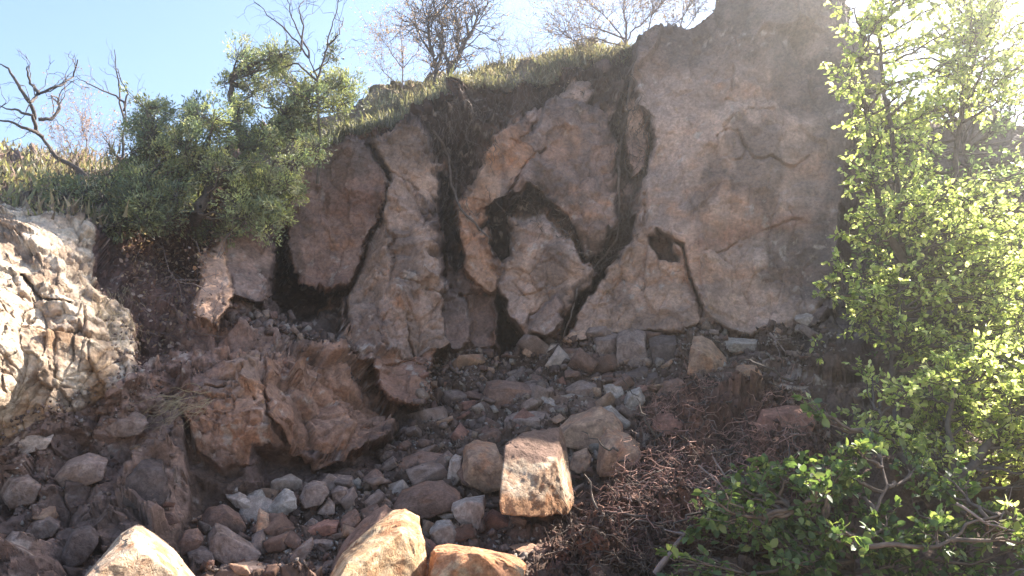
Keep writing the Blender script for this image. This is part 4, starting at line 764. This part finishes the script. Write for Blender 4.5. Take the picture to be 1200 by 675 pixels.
# ------------------------------------------------------------------ juniper
JG = np.array([(.22, .25, .13), (.27, .29, .15), (.16, .195, .115), (.38, .39, .18), (.30, .30, .20)])
NEEDLE_T = np.array([[-.08, 0, 0], [.08, 0, 0], [.17, .6, .06], [0, 1.1, 0], [-.17, .6, -.06]]); NEEDLE_F = np.array([[0, 1, 2], [0, 2, 4], [4, 2, 3]])
def juniper(name, label, trunk, clumps, seed, per=200, size=.03, group=None, cols=JG):
    r = np.random.default_rng(seed); tk = Tubes(); tw = Tubes(); lf = Leaves(); nd = []
    for ln in trunk:
        ln = np.array(ln); P = np.concatenate([wig(ln[i], ln[i+1], 7, .1, r)[(0 if i == 0 else 1):] for i in range(len(ln)-1)]); tk.add(P, np.linspace(.07, .02, len(P)), 7); nd += list(P)
    nd = np.array(nd)
    for c, rad, n in clumps:
        c = np.array(c); b = nd[(np.linalg.norm(nd-c, axis=1)).argmin()]; P = wig(b, c, 7, .15, r); tw.add(P, np.linspace(.018, .006, 7), 4); ct = r.uniform(.5, 1.25)*(1.45 if r.random() < .25 else 1)
        for _ in range(n):
            dr = r.normal(0, 1, 3)+[0, 0, .3]; dr /= np.linalg.norm(dr); e = c+dr*rad*r.uniform(.3, 1)**.7; s = wig(c+dr*rad*.1, e, 4, .1, r); tw.add(s, np.linspace(.005, .002, 4), 3)
            tone = r.uniform(.85, 1.15)*ct; cc = cols[r.integers(len(cols))]*tone
            for q_ in range(per//6):
                p = s[-1]+r.normal(0, .028, 3); lf.add(p, dr+r.normal(0, .55, 3)+[0, 0, .2], r.normal(0, 1, 3), size*r.uniform(.6, 1.3), cc*r.uniform(.8, 1.2))
    root = empty(name, trunk[0][0], label, 'tree' if 'tree' in name else 'shrub', group)
    parts = [tk.build('trunk', MAT_BARK), tw.build('branches', MAT_BARK), lf.build('foliage', MAT_NEEDLE, T=NEEDLE_T, TF=NEEDLE_F)]; parts[2]['kind'] = 'stuff'; parts[1]['kind'] = 'stuff'
    place_parts(root, parts)
rj = np.random.default_rng(41)
JT = [[surf(232,262)+[0,.1,-.2], upx(232,250,7.0), upx(250,215,7.2), upx(290,175,7.5), upx(330,140,7.9), upx(360,100,8.1)], [upx(250,215,7.2), upx(210,190,7.15), upx(180,165,7.1)], [upx(290,175,7.5), upx(275,130,7.6), upx(270,95,7.6)], [upx(270,200,7.35), upx(310,220,7.5), upx(320,245,7.4)]]
cl = clump_fill([(150,140),(180,118),(215,128),(250,140),(262,170),(255,215),(215,225),(160,225),(142,190)], 54, 7.15, rj, (.1, .28), (7, 17), .4)
cl += clump_fill([(262,60),(290,62),(330,62),(360,85),(410,95),(418,125),(395,150),(330,160),(280,165),(258,150),(275,115),(255,100)], 56, 7.7, rj, (.08, .26), (6, 16), .35)
cl += clump_fill([(258,160),(350,155),(372,175),(345,200),(350,240),(325,265),(290,270),(262,240)], 38, 7.2, rj, (.08, .25), (6, 16), .3)
for u, v in ((290,75),(262,98),(385,108),(410,100),(405,122),(172,125),(195,132),(158,150),(222,140),(312,72),(388,62),(300,262),(345,225),(270,272),(245,270),(328,252)): cl.append((upx(u, v, 7.6 if u > 255 and v < 200 else 7.2), .13, 12))
juniper('juniper_tree', 'dense grey green juniper tree on the edge left of the dark hollow', JT, cl, 42)
JT2 = [[surf(150,270)+[0,0,-.2], upx(145,240,6.95), upx(110,235,6.8)], [upx(145,240,6.95), upx(180,240,6.9)]]
cl = clump_fill([(62,222),(140,215),(215,225),(200,262),(130,275),(95,262),(60,240)], 60, 6.8, rj, (.12, .2), (11, 15), .3)
juniper('juniper_shrub', 'dark low juniper shrub in the shade above the white outcrop', JT2, cl, 43, 110, .032, None, JG*.75)  # juniper greens darkened to stand for the shade over this shrub

# ------------------------------------------------------------------ bare trees
def bare(name, label, cat, lines, D, r0, seed, twigs=30, tl=.5, mat=MAT_BARK, group=None, up=.5, forks=2, buds=None, dj=.25):
    r = np.random.default_rng(seed); tk = Tubes(); tw = Tubes(); nd = []
    for i, ln in enumerate(lines):
        dd = D+r.uniform(-dj, dj, len(ln))*(0 if i == 0 else 1); dd[0] = D; P = np.concatenate([wig(upx(*ln[k], dd[k]), upx(*ln[k+1], dd[k+1]), 6, .06, r)[(0 if k == 0 else 1):] for k in range(len(ln)-1)])
        w0 = r0*(1 if i == 0 else .65); (tk if i == 0 else tw).add(P, np.linspace(w0, w0*.3, len(P)), 5); T = np.gradient(P, axis=0); nd += [(p, t_) for p, t_ in zip(P[3:], T[3:])]
    lf = Leaves()
    def rec(p, d, L, w, lev):
        n = 6; e = p+d*L; P = wig(p, e, n, .16, r, .04); tw.add(P, np.linspace(w, w*.4, n), 3)
        if buds is not None:
            for _ in range(3): lf.add(P[r.integers(2, n)], r.normal(0, 1, 3), r.normal(0, 1, 3), r.uniform(.012, .028), np.array(buds)*r.uniform(.7, 1.3))
        if lev > 0:
            for _ in range(forks):
                k = r.integers(2, n); nd_ = d+r.normal(0, .55, 3)+[0, 0, up*.3]; nd_ /= np.linalg.norm(nd_); rec(P[k], nd_, L*r.uniform(.45, .75), w*.6, lev-1)
    for _ in range(twigs):
        p, t_ = nd[r.integers(len(nd))]; d = t_/(np.linalg.norm(t_)+1e-9)*.6+r.normal(0, .7, 3)*[1, .7, 1]+[0, 0, up]; d /= np.linalg.norm(d); rec(p, d, tl*r.uniform(.4, 1), r0*.22, 2)
    root = empty(name, upx(*lines[0][0], D), label, cat, group); parts = [tk.build('trunk', mat), tw.build('branches', mat)]; parts[1]['kind'] = 'stuff'
    if buds is not None: parts.append(lf.build('buds', MAT_GRASS)); parts[-1]['kind'] = 'stuff'
    place_parts(root, parts); return root
bare('bare_tree', 'bare crooked tree leaning left on the skyline at the far left', 'tree', [[(108,222),(104,208),(88,196),(66,184),(56,170),(42,152),(40,140)],[(40,140),(35,120),(45,110),(65,102),(86,90),(91,70)],[(42,152),(38,135),(18,128),(0,124)],[(45,140),(60,140),(70,128),(68,115),(60,112)],[(35,120),(22,100),(10,80),(0,75)],[(108,222),(85,215),(60,222),(45,214)],[(50,160),(30,150),(10,142),(-10,140)],[(45,110),(35,98),(32,78)]], 8.6, .036, 71, 22, .35, up=.4)
bare('bare_tree', 'slender bare sapling on the skyline just left of the juniper', 'tree', [[(138,225),(143,190),(144,160),(148,145),(145,120)],[(145,120),(136,112),(118,105),(102,98),(90,90)],[(148,145),(140,105),(136,82),(134,58)],[(143,190),(128,170),(120,160)],[(145,130),(150,110),(142,95),(138,80)]], 8.4, .02, 72, 14, .3)
bare('bare_tree', 'tall bare tree with whippy branches rising out of the juniper', 'tree', [[(372,215),(374,150),(372,92),(362,68)],[(362,68),(348,48),(325,26),(298,2)],[(372,92),(384,55),(390,25),(396,-10)],[(362,68),(350,38),(340,15),(333,-8)],[(372,95),(350,75),(330,78),(322,70)],[(384,55),(398,40),(402,20)],[(352,60),(356,30),(350,10),(362,-5)],[(372,120),(345,110),(330,95)]], 7.4, .017, 73, 40, .45)
bare('bare_tree', 'dark forked bare tree standing on the grassy cliff top', 'tree', [[(526,112),(527,88),(528,76),(538,66),(550,42),(557,28),(562,10)],[(511,110),(511,85),(508,66),(497,50),(488,34)],[(511,85),(520,55),(518,30),(508,8)],[(528,76),(520,62),(512,52)],[(538,66),(535,45),(540,30),(532,20)],[(508,66),(502,40),(500,22)],[(550,42),(545,25)]], 10.2, .045, 74, 120, .5, buds=(.3, .2, .17), forks=3)
bare('bare_shrub', 'thin pinkish bare shrub left of the dark forked tree', 'shrub', [[(470,118),(472,80),(470,45),(473,12)],[(472,80),(455,55),(445,40)],[(472,80),(490,60),(495,40)],[(470,100),(450,85),(440,70)]], 10.8, .012, 75, 120, .5, MAT_TWIG, 'bare shrubs along the skyline', buds=(.4, .28, .24))
bare('bare_shrub', 'sparse whippy shrub right of the dark forked tree', 'shrub', [[(585,92),(588,70),(582,50),(590,38)],[(588,70),(600,60),(607,45)],[(585,92),(575,75),(567,60)]], 10.8, .01, 76, 60, .45, MAT_TWIG, 'bare shrubs along the skyline')
bare('bare_shrub', 'faint bare shrub above the dark boulders of the cliff top', 'shrub', [[(622,82),(625,68),(620,58)],[(622,82),(612,66),(606,58)]], 11., .009, 77, 50, .4, MAT_TWIG, 'bare shrubs along the skyline')
bare('bare_shrub', 'wide tangled bare shrub arching over the cliff top near the notch', 'shrub', [[(733,62),(734,30),(730,10),(736,-15)],[(733,50),(755,25),(775,5),(790,-15)],[(733,45),(705,35),(690,32),(665,33)],[(733,50),(715,25),(700,12),(685,0)],[(733,55),(700,45),(672,48),(658,38)],[(733,60),(770,40),(800,20),(815,0)],[(733,62),(760,35),(765,10),(760,-10)],[(700,48),(690,55),(682,52)]], 9.5, .018, 78, 260, .6, MAT_TWIG, 'bare shrubs along the skyline', buds=(.36, .25, .2))
bare('bare_shrub', 'small bare shrub in front of the cliff top beside the rising slab', 'shrub', [[(795,42),(800,20),(808,5)],[(795,42),(780,25),(775,12)],[(795,42),(815,20),(822,8)]], 9.7, .012, 79, 50, .45, MAT_TWIG, 'bare shrubs along the skyline', buds=(.36, .25, .2))
bare('bare_shrub', 'pink budded scrub on the hillside left of the juniper', 'shrub', [[(100,225),(98,200),(102,165),(95,140)],[(98,200),(120,185),(130,170)],[(98,200),(80,185),(70,170)]], 9.6, .012, 80, 90, .5, MAT_TWIG, 'bare shrubs along the skyline', buds=(.42, .26, .24))

# ------------------------------------------------------------------ grass and weeds along the crest
GB_T = np.array([[-.06, 0, 0], [.06, 0, 0], [.03, .6, .08], [0, 1, .25]]); GB_F = np.array([[0, 1, 2], [0, 2, 3]])
def grass(name, label, pts, cols, size, seed, dens=7, spread=.06, mat=MAT_GRASS, down=0., wid=1.):
    r = np.random.default_rng(seed); lf = Leaves()
    for p in pts:
        tone = r.uniform(.75, 1.25); c = cols[r.integers(len(cols))]; sc = .5+1.6*r.random()**2
        for _ in range(dens): lf.add(p+r.normal(0, spread, 3)*[1, 1, .2], r.normal(0, .38, 3)+[0, 0, 1-2*down], r.normal(0, 1, 3), size*sc*r.uniform(.5, 1.2), np.array(c)*tone*r.uniform(.8, 1.2))
    return set_props(lf.build(name, mat, T=GB_T, TF=GB_F, wid=wid), label, kind='stuff')
rg = np.random.default_rng(55)
GC = [(.20, .19, .125), (.27, .235, .17), (.16, .165, .105), (.34, .29, .22), (.23, .185, .14), (.14, .12, .09)]
grass('grass', 'dry green grass and weeds along the sunlit cliff top', [p for p in (top_surf(rg.uniform(418, 735), rg.uniform(0, .98)**1.2) for _ in range(4200)) if fbm(p[None]*1.9, 3, 12)[0] > rg.uniform(-.2, .3)], GC, .075, 56, 9, .07)
grass('grass', 'short grass hanging over the lip of the cliff', [top_surf(rg.uniform(425, 735), rg.uniform(0, .06)) for _ in range(220)], GC, .09, 57, 6, .05)
grass('scrub', 'yellow green scrub on the hillside at the far left', [top_surf(rg.uniform(-60, 70), rg.uniform(0, .98)) for _ in range(900)], [(.26, .25, .13), (.32, .29, .17), (.2, .2, .11), (.34, .28, .2), (.18, .14, .11)], .06, 58, 12, .14, wid=3.)
grass('scrub', 'dry brown scrub on the hillside beside the juniper', [top_surf(rg.uniform(50, 230), rg.uniform(0, .98)) for _ in range(1100)], [(.26, .2, .17), (.2, .15, .13), (.3, .24, .17), (.2, .2, .1)], .08, 59, 10, .12, wid=2.)
grass('moss', 'dull grass tufts on the dark edge between juniper and grassy top', [surf(rg.uniform(350, 470), 0)*[1,1,1] for _ in range(260)], [(.2, .18, .14), (.14, .14, .08), (.3, .28, .25)], .09, 60, 8, .06)
# cliff-top boulders
stone([(592,82),(600,75),(615,75),(618,84),(600,88)],'dark boulder on the cliff top left of its larger neighbour','dark',D=11.0,thick=.35,group='dark boulders on the cliff top')
stone([(612,84),(625,72),(648,69),(655,74),(650,84),(630,88)],'larger dark boulder on the grassy cliff top','dark',D=11.1,thick=.5,group='dark boulders on the cliff top')
stone([(575,90),(582,84),(594,84),(596,91)],'lowest dark boulder at the left end of the cliff top row','dark',D=10.8,thick=.3,group='dark boulders on the cliff top')
# reddish dry leaves in the gully
r = np.random.default_rng(66); lf = Leaves()
for k in range(2600):
    u = r.uniform(150, 268); v = r.uniform(225, 400)
    if sdpoly(np.array([u]), np.array([v]), [(150,250),(190,235),(265,215),(268,265),(250,300),(230,345),(215,385),(180,410),(165,360),(150,320)])[0] < 0: continue
    p = surf(u, v)+np.array([0, -r.uniform(0, .22), 0])+r.normal(0, .03, 3)
    lf.add(p, r.normal(0, 1, 3), r.normal(0, 1, 3), r.uniform(.02, .05), np.array([(.36, .24, .2), (.26, .15, .12), (.44, .33, .28), (.2, .13, .1)][r.integers(4)])*r.uniform(.7, 1.2))
set_props(lf.build('dry_leaves', MAT_GRASS), 'pinkish dry leaves and litter caught in the gully under the juniper', kind='stuff')
tg_ = Tubes()
for k in range(90):
    u = r.uniform(150, 262); v = r.uniform(235, 380); a = surf(u, v)+[0, -.03, 0]; d = r.normal(0, 1, 3)*[1, .3, 1]+[0, -.5, .1]; tg_.add(wig(a, a+d*r.uniform(.1, .3), 6, .15, r), np.linspace(.004, .0015, 6), 3)
set_props(tg_.build('dead_twigs', MAT_TWIG), 'thin dead twigs sticking out of the gully', kind='stuff')

# ------------------------------------------------------------------ roots and dry stems
def roots(name, label, pts_fn, n, seed, L, w, mat, bend=.22, dirf=None):
    r = np.random.default_rng(seed); tb = Tubes()
    for _ in range(n):
        a = pts_fn(r); d = dirf(r); d = d/np.linalg.norm(d); l = L*r.uniform(.3, 1.); P = wig(a, a+d*l, 9, bend, r, r.uniform(-.1, .15)); ww = w*r.uniform(.35, 1)**1.5
        tb.add(P, np.linspace(ww, ww*.35, 9), 4)
    return set_props(tb.build(name, mat), label, kind='stuff')
def inp(poly, lift=.02):
    pa = np.array(poly, float)
    def f(r):
        while True:
            u = r.uniform(pa[:, 0].min(), pa[:, 0].max()); v = r.uniform(pa[:, 1].min(), pa[:, 1].max())
            if sdpoly(np.array([u]), np.array([v]), poly)[0] > 0: return surf(u, v)+np.array([0, -lift-r.random()*lift*2, 0])
    return f
hang = lambda r: np.array([r.normal(0, .35), -.15*r.random(), -1.])
allr = lambda r: r.normal(0, 1, 3)*[1, .5, .8]
roots('hanging_roots', 'dark fine roots hanging from the soil overhang', inp([(490,155),(545,120),(660,88),(735,60),(725,108),(650,112),(600,145),(565,195),(535,260),(515,250),(514,198)]), 420, 81, .42, .007, MAT_ROOT, dirf=hang)
roots('hanging_roots', 'roots and soil strands in the dark vertical strip', inp([(728,60),(742,52),(744,100),(766,150),(758,210),(724,280),(722,190),(718,142)]), 160, 82, .55, .008, MAT_ROOT, dirf=hang)
roots('root_tangle', 'pale and dark rootlets across the hollow in the middle of the cliff', inp([(570,240),(640,232),(690,296),(735,255),(745,280),(700,322),(650,275),(600,262)]), 170, 83, .3, .006, MAT_ROOT, dirf=allr)
roots('root_tangle', 'few pale roots crossing the middle hollow', inp([(620,240),(650,246),(685,290),(660,280)]), 14, 84, .4, .007, MAT_TWIG, dirf=lambda r: np.array([1, -.1, -.7])+r.normal(0, .3, 3))
MND = [(750,475),(800,446),(850,468),(920,470),(950,500),(930,560),(860,600),(800,640),(700,640),(690,600),(730,560),(745,510)]
_cc = np.random.default_rng(3); _cl = [inp(MND, .03)(_cc) for _ in range(90)]
roots('red_roots', 'tangle of fine reddish roots pouring over the slipped soil', lambda r: _cl[int(r.integers(90)*r.random()**.5)]+r.normal(0, .08, 3), 1300, 85, .27, .0045, MAT_REDROOT, .3, lambda r: r.normal(0, 1, 3)*[1, .5, .6]+[-.5, -.3, -.5])
roots('brown_roots', 'thicker broken brown roots in the slipped soil', lambda r: _cl[int(r.integers(90))]+r.normal(0, .1, 3), 160, 185, .42, .013, MAT_BARK, .16, lambda r: r.normal(0, 1, 3)*[1, .5, .6]+[-.3, -.3, -.3])
roots('pale_roots', 'fine pale rootlets in the slipped soil', lambda r: _cl[int(r.integers(90))]+r.normal(0, .1, 3), 500, 186, .13, .0035, MAT_TWIG, .3, lambda r: r.normal(0, 1, 3)*[1, .5, .8])
roots('dark_roots', 'dark roots mixed through the slipped soil', inp([(640,620),(720,560),(760,500),(950,520),(960,600),(800,680),(650,680)], .03), 600, 86, .28, .006, MAT_ROOT, .3, allr)
r = np.random.default_rng(88)
for ln, w, lab in (([(508,165),(537,190),(535,225),(522,250),(520,275)], .016, 'thin curving root hanging down the dark cleft beside the pillar'), ([(525,180),(530,215),(540,240),(560,262),(575,285)], .018, 'root crossing from the dark cleft towards the orange block'), ([(740,100),(728,160),(722,220),(722,280)], .03, 'thick straight root running down the dark vertical strip'), ([(722,280),(700,310),(675,350),(660,400)], .014, 'thin root following the slanting cleft to the cliff foot')):
    tb = Tubes(); P = np.concatenate([wig(surf(*ln[i])+[0, -.1, 0], surf(*ln[i+1])+[0, -.1, 0], 7, .06, r)[(0 if i == 0 else 1):] for i in range(len(ln)-1)]); tb.add(P, np.linspace(w, w*.5, len(P)), 6)
    set_props(tb.build('root', MAT_ROOT), lab, 'root', 'long roots on the cliff')
# fallen pale sticks
for k, (ln, D, w, lab) in enumerate((([(768,672),(785,650),(795,635),(810,615)], 3.85, .016, 'pale forked dead stick at the bottom beside the low shrub'), ([(835,535),(860,570),(885,605),(905,625)], 4.0, .005, 'long thin straight stem crossing the dark soil'), ([(818,545),(850,575),(880,600),(925,640)], 3.9, .005, 'second thin straight stem running beside the first, nearer the shrub'), ([(902,390),(912,402),(920,412)], 6.3, .009, 'short pale stick leaning on the right of the upper scree'), ([(1120,590),(1160,615),(1200,625)], 3.5, .007, 'thin bare stick at the right edge among the shrub'), ([(985,300),(1020,320),(1060,330)], 4.9, .006, 'thin bare stem in the leafy tree'))[:5]):
    tb = Tubes(); P = np.concatenate([wig(upx(*ln[i], D), upx(*ln[i+1], D-.03), 6, .05, r)[(0 if i == 0 else 1):] for i in range(len(ln)-1)]); tb.add(P, np.linspace(w, w*.5, len(P)), 6)
    for _ in range(3):
        q_ = P[r.integers(3, len(P)-2)]; tb.add(wig(q_, q_+r.normal(0, 1, 3)*.12, 5, .1, r), np.linspace(w*.5, w*.2, 5), 4)
    set_props(tb.build('dead_stick', MAT_TWIG), lab, 'stick', 'dead sticks and stems')
def tuft(u0, u1, v0, v1, n, L, seed, lab, dv=(0, -.3, -1), name='dry_grass'):
    return roots(name, lab, inp([(u0, v0), (u1, v0), (u1, v1), (u0, v1)], .05), n, seed, L, .0022, STRAW, .12, lambda r: np.array(dv)+r.normal(0, .35, 3))
STRAW = plain_material('straw', (.42, .33, .2), .8, .2)
tuft(100, 160, 335, 375, 130, .45, 91, 'dry straw coloured grass hanging from the right edge of the outcrop', (.3, -.2, -1))
tuft(150, 165, 370, 395, 60, .5, 92, 'long straw strands trailing down beside the outcrop', (-.2, -.2, -1))
tuft(215, 262, 470, 500, 70, .35, 93, 'dry grass wisps on the shaded ledge', (-.8, -.4, -.5))

# ------------------------------------------------------------------ haze volume added to imitate lens glare
def haze(density, g):
    bm = bmesh.new(); bmesh.ops.create_cube(bm, size=1.0); me = bpy.data.meshes.new('haze'); bm.to_mesh(me); bm.free()
    m = bpy.data.materials.new('glare_haze'); m.use_nodes = True; N = m.node_tree.nodes; N.remove(N['Principled BSDF'])
    v = N.new('ShaderNodeVolumePrincipled'); v.inputs['Density'].default_value = density; v.inputs['Anisotropy'].default_value = g; v.inputs['Color'].default_value = (1, .97, .93, 1)
    m.node_tree.links.new(v.outputs[0], N['Material Output'].inputs['Volume']); me.materials.append(m)
    o = link('haze', me); o.location = (0, 40, 4.5); o.scale = (1400, 1400, 22); set_props(o, 'thin haze volume added to imitate glare towards the sun', kind='stuff')
haze(.0068, .85)
